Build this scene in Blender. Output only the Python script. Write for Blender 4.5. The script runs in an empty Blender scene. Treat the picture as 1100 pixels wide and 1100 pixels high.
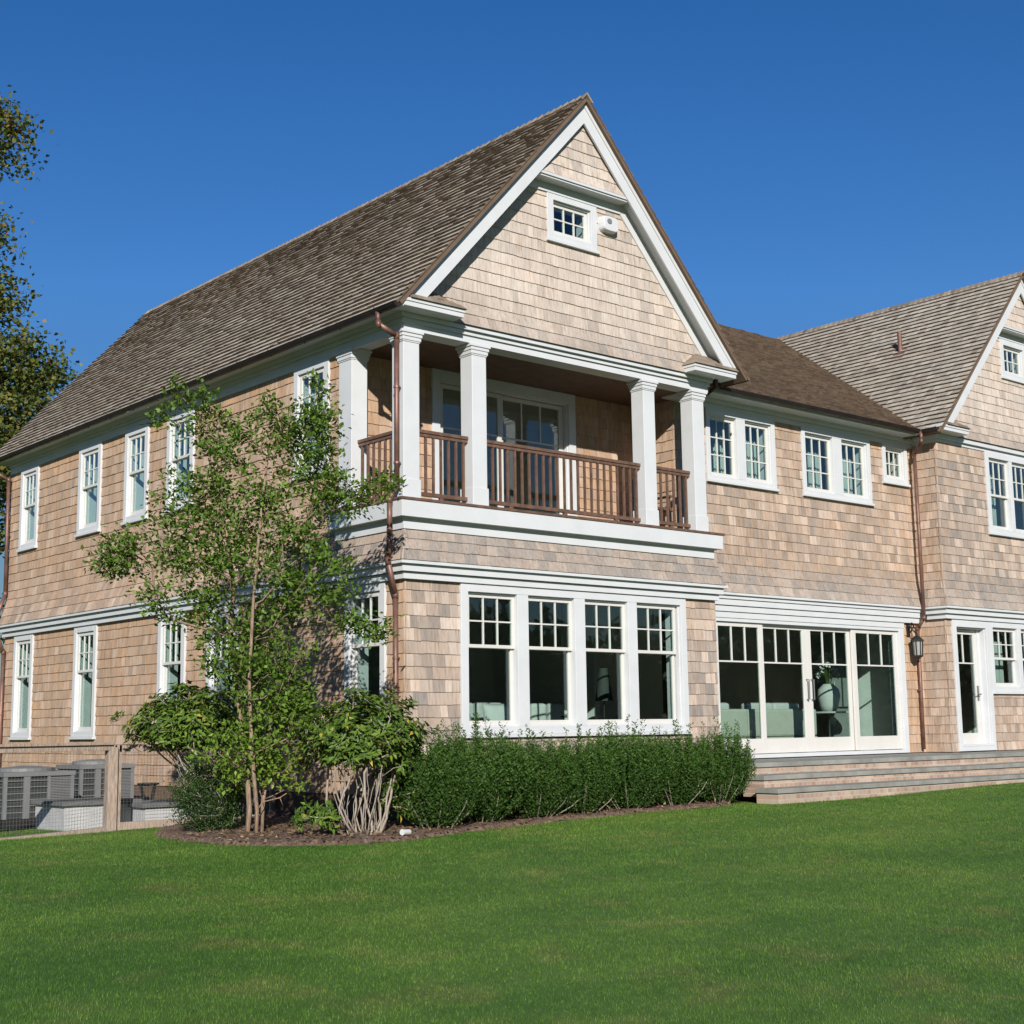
import bpy, math, random
import numpy as np
from mathutils import Vector, Matrix
R = math.radians
random.seed(7)
rng = np.random.default_rng(11)
scene = bpy.context.scene
col = scene.collection

# ------------------------------------------------------------------ camera
YAW, PITCH, ROLL = R(40.713), R(8.632), R(-0.790)
CAM = Vector((-10.736, -14.585, 1.6))
fw = Vector((math.sin(YAW)*math.cos(PITCH), math.cos(YAW)*math.cos(PITCH), math.sin(PITCH)))
r0 = Vector((math.cos(YAW), -math.sin(YAW), 0)); u0 = r0.cross(fw)
rt = math.cos(ROLL)*r0 + math.sin(ROLL)*u0; up = rt.cross(fw)
cd = bpy.data.cameras.new('camera'); cam = bpy.data.objects.new('camera', cd); col.objects.link(cam)
cam.matrix_world = Matrix(((rt.x, up.x, -fw.x, CAM.x), (rt.y, up.y, -fw.y, CAM.y), (rt.z, up.z, -fw.z, CAM.z), (0, 0, 0, 1)))
cd.sensor_width = 36; cd.lens = 1532.2/1100*36; cd.clip_end = 2000; cd.clip_start = .1
scene.camera = cam
scene.render.resolution_x = 1024; scene.render.resolution_y = 1024
# ------------------------------------------------------------------ sky + sun
SUN_AZ, SUN_EL = R(36.5), R(23.5)          # direction the light travels in plan, measured from +Y towards +X
w = bpy.data.worlds.new('World'); scene.world = w; w.use_nodes = True
nt = w.node_tree; bgn = nt.nodes['Background']
sky = nt.nodes.new('ShaderNodeTexSky'); sky.sky_type = 'NISHITA'; sky.sun_disc = False
sky.sun_elevation = SUN_EL; sky.sun_rotation = SUN_AZ + math.pi
sky.altitude = 0; sky.air_density = 1.0; sky.dust_density = 0.25; sky.ozone_density = 3.5
hs = nt.nodes.new('ShaderNodeHueSaturation'); hs.inputs['Saturation'].default_value = 1.30; hs.inputs['Hue'].default_value = .511; hs.inputs['Value'].default_value = 1.04
lum = nt.nodes.new('ShaderNodeVectorMath'); lum.operation = 'DOT_PRODUCT'; lum.inputs[1].default_value = (.2, .7, .1)
nt.links.new(sky.outputs[0], lum.inputs[0])
dv = nt.nodes.new('ShaderNodeMath'); dv.operation = 'DIVIDE'; dv.inputs[0].default_value = 3.3; nt.links.new(lum.outputs['Value'], dv.inputs[1])
mn = nt.nodes.new('ShaderNodeMath'); mn.operation = 'MINIMUM'; mn.inputs[1].default_value = 1.0; nt.links.new(dv.outputs[0], mn.inputs[0])
scl = nt.nodes.new('ShaderNodeVectorMath'); scl.operation = 'SCALE'; nt.links.new(sky.outputs[0], scl.inputs[0]); nt.links.new(mn.outputs[0], scl.inputs['Scale'])
nt.links.new(scl.outputs[0], hs.inputs['Color']); nt.links.new(hs.outputs[0], bgn.inputs[0]); bgn.inputs[1].default_value = 0.07
sl = bpy.data.lights.new('sun', 'SUN'); sun = bpy.data.objects.new('sun', sl); col.objects.link(sun)
sl.energy = 5.0; sl.angle = R(.5); sl.color = (1, .955, .895)
sd = Vector((math.sin(SUN_AZ)*math.cos(SUN_EL), math.cos(SUN_AZ)*math.cos(SUN_EL), -math.sin(SUN_EL)))
sun.rotation_euler = sd.to_track_quat('-Z', 'Y').to_euler(); sun.location = (-30, -40, 40)
vs = scene.view_settings; vs.view_transform = 'Standard'; vs.look = 'None'; vs.exposure = 0.52; vs.gamma = 1

# ------------------------------------------------------------------ materials
def mat(name):
    m = bpy.data.materials.new(name); m.use_nodes = True
    return m, m.node_tree, m.node_tree.nodes['Principled BSDF']
def N(t, kind, **kw):
    n = t.nodes.new(kind)
    for k, v in kw.items(): setattr(n, k, v)
    return n
def ramp(t, fac, stops):
    n = N(t, 'ShaderNodeValToRGB'); e = n.color_ramp.elements
    while len(e) < len(stops): e.new(.5)
    for q, (p, c) in zip(e, stops): q.position = p; q.color = (*c, 1)
    t.links.new(fac, n.inputs[0]); return n.outputs[0]
def noise(t, scale, detail=4, stretch=None, rough=.55, gen='Object'):
    tc = N(t, 'ShaderNodeTexCoord'); v = tc.outputs[gen]
    if stretch:
        mp = N(t, 'ShaderNodeMapping'); mp.inputs['Scale'].default_value = stretch; t.links.new(v, mp.inputs[0]); v = mp.outputs[0]
    n = N(t, 'ShaderNodeTexNoise'); n.inputs['Scale'].default_value = scale; n.inputs['Detail'].default_value = detail; n.inputs['Roughness'].default_value = rough
    t.links.new(v, n.inputs['Vector']); return n.outputs[0]
def mix(t, fac, a, b, mode='MIX'):
    n = N(t, 'ShaderNodeMix', data_type='RGBA', blend_type=mode)
    for s, i in ((fac, 0), (a, 6), (b, 7)):
        if hasattr(s, 'links'): t.links.new(s, n.inputs[i])
        else: n.inputs[i].default_value = s if i == 0 else (*s, 1)
    return n.outputs[2]
def math_(t, op, a, b=0.0, c=None):
    n = N(t, 'ShaderNodeMath', operation=op)
    for s, i in ((a, 0), (b, 1), (c, 2)):
        if s is None: continue
        if hasattr(s, 'links'): t.links.new(s, n.inputs[i])
        else: n.inputs[i].default_value = s
    return n.outputs[0]
def bump(t, p, h, strength, dist=.01):
    b = N(t, 'ShaderNodeBump'); b.inputs['Strength'].default_value = strength; b.inputs['Distance'].default_value = dist
    t.links.new(h, b.inputs['Height']); t.links.new(b.outputs[0], p.inputs['Normal'])
def attr(t, name):
    a = N(t, 'ShaderNodeAttribute'); a.attribute_name = name
    s = N(t, 'ShaderNodeSeparateXYZ'); t.links.new(a.outputs['Vector'], s.inputs[0]); return s.outputs

KA = .62
def simple(name, c, rough=.6, metal=0., var=.08, scale=6., spec=.5):
    c = [x*KA for x in c]
    m, t, p = mat(name)
    n = noise(t, scale, 5)
    a = [max(0, x*(1-var*1.6)) for x in c]; b = [min(1, x*(1+var*1.6)) for x in c]
    t.links.new(ramp(t, n, [(.3, a), (.7, b)]), p.inputs['Base Color'])
    p.inputs['Roughness'].default_value = rough; p.inputs['Metallic'].default_value = metal
    p.inputs['Specular IOR Level'].default_value = spec
    return m

def shingle_mat(name, new, old, amber, grain, gs, rough=.85, bleached=(.80, .71, .625), k_=KA):
    # tint.x: random per shingle, tint.y: how protected from weather, tint.z: second random
    new, old, amber, bleached = ([x*k_ for x in q] for q in (new, old, amber, bleached))
    m, t, p = mat(name)
    s = attr(t, 'tint')
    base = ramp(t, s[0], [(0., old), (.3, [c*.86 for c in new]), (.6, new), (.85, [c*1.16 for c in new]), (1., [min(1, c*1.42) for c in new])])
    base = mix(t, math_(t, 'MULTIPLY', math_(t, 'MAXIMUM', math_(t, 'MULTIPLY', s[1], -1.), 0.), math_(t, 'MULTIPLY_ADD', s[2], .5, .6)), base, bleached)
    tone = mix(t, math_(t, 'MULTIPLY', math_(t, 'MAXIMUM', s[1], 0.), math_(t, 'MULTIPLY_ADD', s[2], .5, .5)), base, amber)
    g = noise(t, gs, 6, grain, .65)
    g2 = noise(t, 1.1, 3)
    g3 = noise(t, 9., 3, (1., 1., .10))
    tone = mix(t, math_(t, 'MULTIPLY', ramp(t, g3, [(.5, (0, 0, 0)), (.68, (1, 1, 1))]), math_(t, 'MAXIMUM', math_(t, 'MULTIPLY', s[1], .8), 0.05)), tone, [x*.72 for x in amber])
    c = mix(t, .95, tone, ramp(t, g, [(.27, (.60, .50, .42)), (.44, (.93, .90, .87)), (.58, (1.04, 1.04, 1.04)), (.75, (1.25, 1.25, 1.24))]), 'MULTIPLY')
    c = mix(t, .6, c, ramp(t, g2, [(.3, (.84, .86, .88)), (.7, (1.08, 1.04, 1.0))]), 'MULTIPLY')
    t.links.new(c, p.inputs['Base Color']); p.inputs['Roughness'].default_value = rough
    p.inputs['Specular IOR Level'].default_value = .25
    bump(t, p, g, .5, .006)
    return m
M = {}
M['shingle'] = shingle_mat('cedar_wall_shingle', (.55, .46, .39), (.34, .31, .285), (.67, .425, .25), (11, 11, 1.1), 3.)
M['roof_shingle'] = shingle_mat('cedar_roof_shingle', (.235, .18, .13), (.105, .072, .05), (.64, .62, .54), (22, 22, 3), 3., .8, (.17, .125, .09), k_=.72)
M['sheath'] = simple('wall_sheathing', (.16, .10, .06), .9)
M['deck'] = simple('roof_deck', (.17, .11, .07), .9)
M['white'] = simple('white_trim_paint', (.77, .79, .80), .42, 0, .025, 3.)
M['sash'] = simple('cream_sash_paint', (.80, .78, .73), .4, 0, .02, 3.)
M['copper'] = simple('weathered_copper_pipe', (.24, .125, .095), .5, .35, .2, 5.)
M['gutter'] = simple('bronze_gutter', (.045, .032, .028), .5, .4, .2, 4.)
M['rail'] = simple('stained_mahogany', (.17, .095, .062), .55, 0, .2, 14.)
M['plaster'] = simple('interior_plaster', (.95, .96, .92), .9, 0, .03)
M['floorwood'] = simple('interior_floor', (.42, .28, .18), .5, 0, .15)
M['concrete'] = simple('concrete', (.58, .56, .53), .9, 0, .14, 5.)
M['sofa'] = simple('cream_upholstery', (.66, .64, .55), .95, 0, .04)
M['cushion'] = simple('white_cushion', (.74, .74, .72), .95, 0, .03)
M['fence'] = None
M['ac'] = simple('grey_ac_metal', (.21, .215, .215), .5, 0, .06, 9.)
M['ac_dark'] = simple('dark_coil', (.035, .04, .04), .6)
M['black'] = simple('black_iron', (.018, .017, .017), .5)
M['lid'] = simple('grey_lid', (.17, .175, .17), .7, 0, .08)
M['whitewash'] = simple('white_well_wall', (.60, .60, .60), .7, 0, .05)
M['bluestone'] = simple('bluestone', (.31, .31, .275), .75, 0, .18, 3.)
M['shade'] = simple('lamp_shade', (.60, .58, .50), .9)
M['darkshade'] = simple('dark_lamp_shade', (.05, .06, .05), .8)
M['petal'] = simple('white_petal', (.75, .75, .70), .8)
M['curtain'] = simple('pale_curtain', (.58, .62, .60), .95, 0, .05)
M['cabinet'] = simple('grey_cabinet', (.30, .33, .31), .6)
M['ceilwood'] = simple('stained_ceiling', (.16, .09, .055), .7, 0, .15)
M['lens'] = simple('grey_lens', (.25, .25, .25), .2)
def bark(name, c, v):
    c = [x*.54 for x in c]
    m, t, p = mat(name)
    g = noise(t, 3., 6, (14, 14, 3))
    t.links.new(ramp(t, g, [(.3, [x*(1-v) for x in c]), (.7, [min(1, x*(1+v)) for x in c])]), p.inputs['Base Color'])
    p.inputs['Roughness'].default_value = .9; bump(t, p, g, .6, .02); return m
M['bark'] = bark('pale_bark', (.36, .25, .17), .45)
M['stem'] = bark('shrub_stem', (.46, .39, .31), .35)
M['darkbark'] = bark('dark_bark', (.10, .075, .055), .4)
M['fence'] = bark('weathered_cedar_board', (.50, .39, .31), .28)
def leaf_mat(name, stops, trans=.35, rough=.45, kl=.92):
    stops = [(q, [x*kl for x in c_]) for q, c_ in stops]
    m, t, p = mat(name); s = attr(t, 'tint')
    c = ramp(t, s[0], stops)
    t.links.new(c, p.inputs['Base Color']); p.inputs['Roughness'].default_value = rough
    p.inputs['Specular IOR Level'].default_value = .22
    tr = N(t, 'ShaderNodeBsdfTranslucent'); t.links.new(mix(t, .5, c, (.16, .22, .02)), tr.inputs[0])
    ms = N(t, 'ShaderNodeMixShader'); ms.inputs[0].default_value = trans
    t.links.new(p.outputs[0], ms.inputs[1]); t.links.new(tr.outputs[0], ms.inputs[2])
    t.links.new(ms.outputs[0], t.nodes['Material Output'].inputs[0]); return m
M['leaf_tree'] = leaf_mat('ornamental_leaf', [(0, (.06, .115, .018)), (.5, (.14, .24, .034)), (.85, (.25, .36, .05)), (1, (.45, .45, .07))])
M['leaf_rhodo'] = leaf_mat('rhododendron_leaf', [(0, (.045, .085, .015)), (.6, (.095, .165, .026)), (.92, (.17, .24, .036)), (1, (.40, .33, .05))], .25, .42)
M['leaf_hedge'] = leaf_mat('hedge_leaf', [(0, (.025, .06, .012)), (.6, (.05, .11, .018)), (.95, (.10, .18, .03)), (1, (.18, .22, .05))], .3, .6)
M['leaf_box'] = leaf_mat('boxwood_leaf', [(0, (.018, .045, .012)), (1, (.045, .09, .018))], .2, .4)
M['leaf_maple'] = leaf_mat('maple_leaf', [(0, (.05, .075, .02)), (.5, (.10, .13, .03)), (.8, (.19, .16, .035)), (1, (.28, .15, .04))], .3, .5)
M['leaf_far'] = leaf_mat('far_leaf', [(0, (.012, .025, .010)), (1, (.03, .055, .018))], .1, .7)

def glass_mat():
    m, t, p = mat('window_glass'); t.nodes.remove(p)
    tr = N(t, 'ShaderNodeBsdfTransparent'); tr.inputs[0].default_value = (.84, .915, .89, 1)
    gl = N(t, 'ShaderNodeBsdfGlossy'); gl.inputs[0].default_value = (.9, .95, 1, 1); gl.inputs['Roughness'].default_value = .01
    n = noise(t, .9, 2); b = N(t, 'ShaderNodeBump'); b.inputs['Strength'].default_value = .05; b.inputs['Distance'].default_value = .05
    t.links.new(n, b.inputs['Height']); t.links.new(b.outputs[0], gl.inputs['Normal'])
    f = N(t, 'ShaderNodeLayerWeight'); f.inputs[0].default_value = .5
    k = math_(t, 'MULTIPLY_ADD', math_(t, 'POWER', f.outputs['Facing'], 4.), .85, .06)
    ms = N(t, 'ShaderNodeMixShader'); t.links.new(k, ms.inputs[0]); t.links.new(tr.outputs[0], ms.inputs[1]); t.links.new(gl.outputs[0], ms.inputs[2])
    t.links.new(ms.outputs[0], t.nodes['Material Output'].inputs[0]); return m
M['glass'] = glass_mat()
def brick_mat():
    m, t, p = mat('brick_riser')
    tc = N(t, 'ShaderNodeTexCoord'); mp = N(t, 'ShaderNodeMapping'); mp.inputs['Rotation'].default_value = (R(90), 0, 0)
    t.links.new(tc.outputs['Object'], mp.inputs[0])
    b = N(t, 'ShaderNodeTexBrick'); b.inputs['Scale'].default_value = 1; b.inputs['Brick Width'].default_value = .105; b.inputs['Row Height'].default_value = .07
    b.inputs['Mortar Size'].default_value = .007; b.inputs['Color1'].default_value = (.25, .155, .115, 1); b.inputs['Color2'].default_value = (.32, .26, .20, 1); b.inputs['Mortar'].default_value = (.32, .285, .25, 1)
    b.inputs['Bias'].default_value = .1
    t.links.new(mp.outputs[0], b.inputs[0])
    n = noise(t, 2.2, 5)
    t.links.new(mix(t, .8, b.outputs[0], ramp(t, n, [(.3, (.75, .72, .70)), (.7, (1.3, 1.25, 1.2))]), 'MULTIPLY'), p.inputs['Base Color'])
    p.inputs['Roughness'].default_value = .9; return m
M['brick'] = brick_mat()
def lawn_mat(name, blade):
    m, t, p = mat(name)
    n1 = noise(t, .55, 4); n2 = noise(t, 7., 3); n3 = noise(t, 1.7, 4, (1, 1, 1))
    c = ramp(t, n1, [(.3, (.064, .148, .022)), (.55, (.092, .180, .029)), (.75, (.125, .205, .038))])
    c = mix(t, math_(t, 'MULTIPLY', ramp(t, n3, [(.52, (0, 0, 0)), (.75, (1, 1, 1))]), .7), c, (.17, .19, .055))
    n4 = noise(t, .9, 3, (.35, 1.6, 1)); c = mix(t, .8, c, ramp(t, n4, [(.35, (.80, .86, .82)), (.65, (1.18, 1.10, 1.12))]), 'MULTIPLY')
    c = mix(t, .5, c, ramp(t, n2, [(.3, (.7, .75, .7)), (.7, (1.25, 1.2, 1.2))]), 'MULTIPLY')
    if blade:
        s = attr(t, 'tint')
        c = mix(t, 1., c, ramp(t, s[0], [(0, (.62, .66, .6)), (.5, (1, 1, 1)), (.93, (1.28, 1.22, 1.1)), (1, (1.8, 1.5, 1.3))]), 'MULTIPLY')
    else:
        c = mix(t, 1., c, (.62, .64, .6), 'MULTIPLY')
    t.links.new(c, p.inputs['Base Color']); p.inputs['Roughness'].default_value = .6; p.inputs['Specular IOR Level'].default_value = .2
    if blade:
        tr = N(t, 'ShaderNodeBsdfTranslucent'); t.links.new(c, tr.inputs[0])
        ms = N(t, 'ShaderNodeMixShader'); ms.inputs[0].default_value = .35
        t.links.new(p.outputs[0], ms.inputs[1]); t.links.new(tr.outputs[0], ms.inputs[2]); t.links.new(ms.outputs[0], t.nodes['Material Output'].inputs[0])
    return m
M['lawn'] = lawn_mat('lawn_ground', False); M['blade'] = lawn_mat('grass_blade', True)
m, t, p = mat('mulch'); g = noise(t, 18., 6, None, .75)
t.links.new(ramp(t, g, [(.3, (.035, .022, .016)), (.5, (.12, .072, .045)), (.7, (.27, .20, .145))]), p.inputs['Base Color'])
p.inputs['Roughness'].default_value = .95; bump(t, p, g, 1., .04); M['mulch'] = m

# ------------------------------------------------------------------ mesh builder
class MB:
    def __init__(s): s.v = []; s.f = []; s.m = []; s.a = []
    def poly(s, pts, mi=0, a=(.5, 0, .5)):
        i = len(s.v); s.v.extend(tuple(p) for p in pts); s.f.append(tuple(range(i, i+len(pts)))); s.m.append(mi); s.a.append(a)
    def prism(s, bot, top, mi=0, a=(.5, 0, .5)):
        i = len(s.v); n = len(bot); s.v.extend(tuple(p) for p in bot); s.v.extend(tuple(p) for p in top)
        fs = [tuple(i+k for k in range(n))[::-1], tuple(i+n+k for k in range(n))] + [(i+k, i+(k+1) % n, i+n+(k+1) % n, i+n+k) for k in range(n)]
        for f in fs: s.f.append(f); s.m.append(mi); s.a.append(a)
    def box(s, x0, x1, y0, y1, z0, z1, mi=0, a=(.5, 0, .5)):
        s.prism([(x0, y0, z0), (x1, y0, z0), (x1, y1, z0), (x0, y1, z0)], [(x0, y0, z1), (x1, y0, z1), (x1, y1, z1), (x0, y1, z1)], mi, a)
    def fbox(s, F, u0, u1, z0, z1, d0, d1, mi=0):
        s.prism([F(u0, z0, d1), F(u1, z0, d1), F(u1, z0, d0), F(u0, z0, d0)], [F(u0, z1, d1), F(u1, z1, d1), F(u1, z1, d0), F(u0, z1, d0)], mi)
    def xz(s, pts, y0, y1, mi=0, a=(.5, 0, .5)):
        s.prism([(x, y0, z) for x, z in pts], [(x, y1, z) for x, z in pts], mi, a)
    def tube(s, pts, rad, n=8, mi=0, cap=True):
        pts = [Vector(p) for p in pts]; rad = [float(q) for q in rad] if hasattr(rad, '__len__') else [rad]*len(pts)
        rings = []
        for k, p in enumerate(pts):
            d = (pts[min(k+1, len(pts)-1)] - pts[max(k-1, 0)]).normalized()
            a = d.cross(Vector((.31, .87, .11)) if abs(d.y) < .9 else Vector((1, 0, 0))).normalized(); b = d.cross(a)
            i = len(s.v); rings.append(i)
            for j in range(n):
                t = 2*math.pi*j/n; s.v.append(tuple(p + rad[k]*(math.cos(t)*a + math.sin(t)*b)))
        for q, w_ in zip(rings, rings[1:]):
            for j in range(n): s.f.append((q+j, q+(j+1) % n, w_+(j+1) % n, w_+j)); s.m.append(mi); s.a.append((.5, 0, .5))
        if cap:
            for q, o in ((rings[0], -1), (rings[-1], 1)): s.f.append(tuple(q+j for j in range(n))[::o]); s.m.append(mi); s.a.append((.5, 0, .5))
    def lathe(s, c, prof, n=20, mi=0):
        rings = []
        for r_, z in prof:
            rings.append(len(s.v))
            for j in range(n): s.v.append((c[0]+r_*math.cos(2*math.pi*j/n), c[1]+r_*math.sin(2*math.pi*j/n), c[2]+z))
        for q, w_ in zip(rings, rings[1:]):
            for j in range(n): s.f.append((q+j, q+(j+1) % n, w_+(j+1) % n, w_+j)); s.m.append(mi); s.a.append((.5, 0, .5))
        for q, o in ((rings[0], -1), (rings[-1], 1)): s.f.append(tuple(q+j for j in range(n))[::o]); s.m.append(mi); s.a.append((.5, 0, .5))
    def pillow(s, c, ux, uz, uy, w_, h, th, mi=0, n=9):
        c, ux, uz, uy = Vector(c), Vector(ux), Vector(uz), Vector(uy)
        idx = {}
        for sgn in (1, -1):
            for i in range(n):
                for j in range(n):
                    a, b = 2*i/(n-1)-1, 2*j/(n-1)-1
                    e = (1-a*a)*(1-b*b); k = 1-.10*(a*a*(1-b*b)+b*b*(1-a*a))*0 - .07*((1-a*a)*abs(b)**4 + (1-b*b)*abs(a)**4)
                    if sgn == -1 and e <= 1e-9: idx[sgn, i, j] = idx[1, i, j]; continue
                    idx[sgn, i, j] = len(s.v); s.v.append(tuple(c + ux*(a*w_/2*k) + uz*(b*h/2*k) + uy*(sgn*th/2*e**.5)))
            for i in range(n-1):
                for j in range(n-1):
                    q = (idx[sgn, i, j], idx[sgn, i+1, j], idx[sgn, i+1, j+1], idx[sgn, i, j+1])
                    s.f.append(q[::sgn]); s.m.append(mi); s.a.append((.5, 0, .5))
    def build(s, name, mats, parent=None, smooth=False, bevel=0):
        me = bpy.data.meshes.new(name); me.from_pydata(s.v, [], s.f)
        for m_ in (mats if isinstance(mats, (list, tuple)) else [mats]): me.materials.append(m_)
        me.polygons.foreach_set('material_index', s.m)
        at = me.attributes.new('tint', 'FLOAT_VECTOR', 'FACE'); at.data.foreach_set('vector', np.array(s.a, dtype=np.float32).ravel())
        if smooth: me.polygons.foreach_set('use_smooth', [True]*len(s.f))
        me.update()
        o = bpy.data.objects.new(name, me); col.objects.link(o)
        if parent is not None: attach(o, parent)
        if bevel:
            b = o.modifiers.new('bevel', 'BEVEL'); b.width = bevel; b.segments = 2; b.limit_method = 'ANGLE'
        return o
def attach(o, parent):
    o.parent = parent
    t = parent.location.copy() if parent.parent is None else Vector((0, 0, 0))
    o.matrix_parent_inverse = Matrix.Translation(-t)
def tag(o, label=None, cat=None, group=None, kind=None):
    for k, v in (('label', label), ('category', cat), ('group', group), ('kind', kind)):
        if v: o[k] = v
    return o
def thing(name, loc, label, cat, group=None):
    o = bpy.data.objects.new(name, None); o.location = loc; o.empty_display_size = .2; col.objects.link(o)
    return tag(o, label, cat, group)
def frame(o, u, n, z=(0, 0, 1)):
    o, u, n, z = Vector(o), Vector(u), Vector(n), Vector(z)
    return lambda a, h, d=0.: o + a*u + h*z + d*n

# ------------------------------------------------------------------ shingling
def clip(poly, a, b, c):                      # keep a*u + b*z + c >= 0
    out = []
    for i, p in enumerate(poly):
        q = poly[(i+1) % len(poly)]; fp = a*p[0]+b*p[1]+c; fq = a*q[0]+b*q[1]+c
        if fp >= 0: out.append(p)
        if (fp >= 0) != (fq >= 0):
            t = fp/(fp-fq); out.append((p[0]+t*(q[0]-p[0]), p[1]+t*(q[1]-p[1])))
    return out
def subtract(poly, r):
    a0, a1, b0, b1 = r
    us = [p[0] for p in poly]; zs = [p[1] for p in poly]
    if max(us) <= a0 or min(us) >= a1 or max(zs) <= b0 or min(zs) >= b1: return [poly]
    out = [clip(poly, -1, 0, a0), clip(poly, 1, 0, -a1)]
    mid = clip(clip(poly, 1, 0, -a0), -1, 0, a1)
    if len(mid) > 2: out += [clip(mid, 0, -1, b0), clip(mid, 0, 1, -b1)]
    return [p for p in out if len(p) > 2]
def pieces(poly, holes, halves):
    for h in halves:
        poly = clip(poly, *h)
        if len(poly) < 3: return []
    ps = [poly]
    for r in holes:
        ps = [q for p in ps for q in subtract(p, r)]
    return ps
def shingles(mb, F, u0, u1, z0, z1, holes=(), halves=(), exp=.165, off=lambda z: 0., eL=0, eR=0, weather=lambda u, z: 0., mi=0, thick=.0135, wid=(.09, .23), jit=.004, base=.002, age=None, butt=False):
    z = z0; row = 0; L = u1-u0
    def U(u, zz):
        t = (u-u0)/L; return u + off(zz)*(-eL*(1-t) + eR*t)
    n = max(1, round((z1-z0)/exp)); exp = (z1-z0)/n
    while z < z1-1e-4:
        zt = min(z1, z+exp+.006)
        u = u0 - random.uniform(0, .1)
        while u < u1:
            wd = random.uniform(*wid); a, b = max(u0, u+.0018), min(u1, u+wd-.0018); u += wd
            if b-a < .012: continue
            zb = z + random.uniform(-jit, jit)*(row > 0)
            c = (random.random(), min(1, max(-1, weather((a+b)/2, z) + random.uniform(-.12, .12))), random.random())
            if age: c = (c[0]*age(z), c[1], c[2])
            th = thick*random.uniform(.85, 1.25)
            for p in pieces([(a, zb), (b, zb), (b, zt), (a, zt)], holes, halves):
                dd = [off(q[1]) + base + .002 + th*(1-(q[1]-zb)/(zt-zb)) for q in p]
                out = [F(U(q[0], q[1]), q[1], d) for q, d in zip(p, dd)]
                mb.poly(out, mi, c)
                for k in range(len(p)):
                    k2 = (k+1) % len(p)
                    if p[k][1] > zt-1e-4 and p[k2][1] > zt-1e-4: continue
                    mb.poly([F(U(*p[k]), p[k][1], off(p[k][1])-.01), F(U(*p[k2]), p[k2][1], off(p[k2][1])-.01), out[k2], out[k]], mi, (c[0]*.25, 0., .0) if butt else c)
        z += exp; row += 1
def sheath(mb, F, u0, u1, z0, z1, holes=(), halves=(), th=.24, mi=1, d=-.001):
    us = sorted({u0, u1, *[min(max(h[i], u0), u1) for h in holes for i in (0, 1)]})
    for a, b in zip(us, us[1:]):
        if b-a < 1e-4: continue
        hs = sorted((h[2], h[3]) for h in holes if h[0] < (a+b)/2 < h[1])
        z = z0
        for q0, q1 in hs + [(z1, z1)]:
            if q0 > z+1e-4:
                p = [(a, z), (b, z), (b, q0), (a, q0)]
                for h in halves: p = clip(p, *h)
                if len(p) > 2: mb.prism([F(*q, d-th) for q in p], [F(*q, d) for q in p], mi)
            z = max(z, q1)

# ------------------------------------------------------------------ ground
def sstep(a, b, x):
    t = np.clip((x-a)/(b-a), 0, 1); return t*t*(3-2*t)
def gz(x, y):
    x = np.asarray(x, float); y = np.asarray(y, float)
    b = .44*sstep(-13.5, -1.2, y + .12*np.clip(x, -12, 14))
    b = b + .0115*np.clip(x, -6, 13)*sstep(-9, -1, y)
    b = b - .022*np.clip(y-1.2, 0, 8)*(1-sstep(-.5, .5, x))
    b = b + .012*np.sin(x*.9+1.3)*np.sin(y*.8) 
    return b
def G(x, y): return float(gz(x, y))
xs_ = np.concatenate([np.linspace(-160, -22, 12), np.linspace(-20, 24, 111), np.linspace(26, 170, 12)])
ys_ = np.concatenate([np.linspace(-160, -22, 12), np.linspace(-20, 16, 91), np.linspace(18, 190, 12)])
X, Y = np.meshgrid(xs_, ys_); Z = gz(X, Y)
nx, ny = len(xs_), len(ys_)
me = bpy.data.meshes.new('lawn'); me.from_pydata(np.stack([X, Y, Z], -1).reshape(-1, 3).tolist(), [], [(j*nx+i, j*nx+i+1, (j+1)*nx+i+1, (j+1)*nx+i) for j in range(ny-1) for i in range(nx-1)])
me.polygons.foreach_set('use_smooth', [True]*len(me.polygons)); me.materials.append(M['lawn'])
lawn = bpy.data.objects.new('lawn', me); col.objects.link(lawn); tag(lawn, 'smooth mown green lawn in front of the shingle house', 'lawn', kind='structure')

# ------------------------------------------------------------------ the house
house = thing('shingle_house', (0, 0, .45), 'large cedar shingle house with white trim, twin gables and corner balcony', 'house')
H = house
W1 = 5.9; XC = 3.075; YB = 13.2; TAN = 1.1016; APEX = 10.705
Ff = frame((0, 0, 0), (1, 0, 0), (0, -1, 0))              # wing front
Fl = frame((0, 0, 0), (0, 1, 0), (-1, 0, 0))              # wing left side (u = y)
YM = .72; Fm = frame((0, YM, 0), (1, 0, 0), (0, -1, 0))   # middle block front
XR = 12.5; YR = .2; Fr = frame((0, YR, 0), (1, 0, 0), (0, -1, 0))
Frs = frame((XR, 0, 0), (0, 1, 0), (-1, 0, 0))            # right wing return
def flare(z, zb=3.73, h=.62, amp=.17): return amp*max(0., 1-(z-zb)/h)**1.35 if z >= zb else 0.

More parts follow.
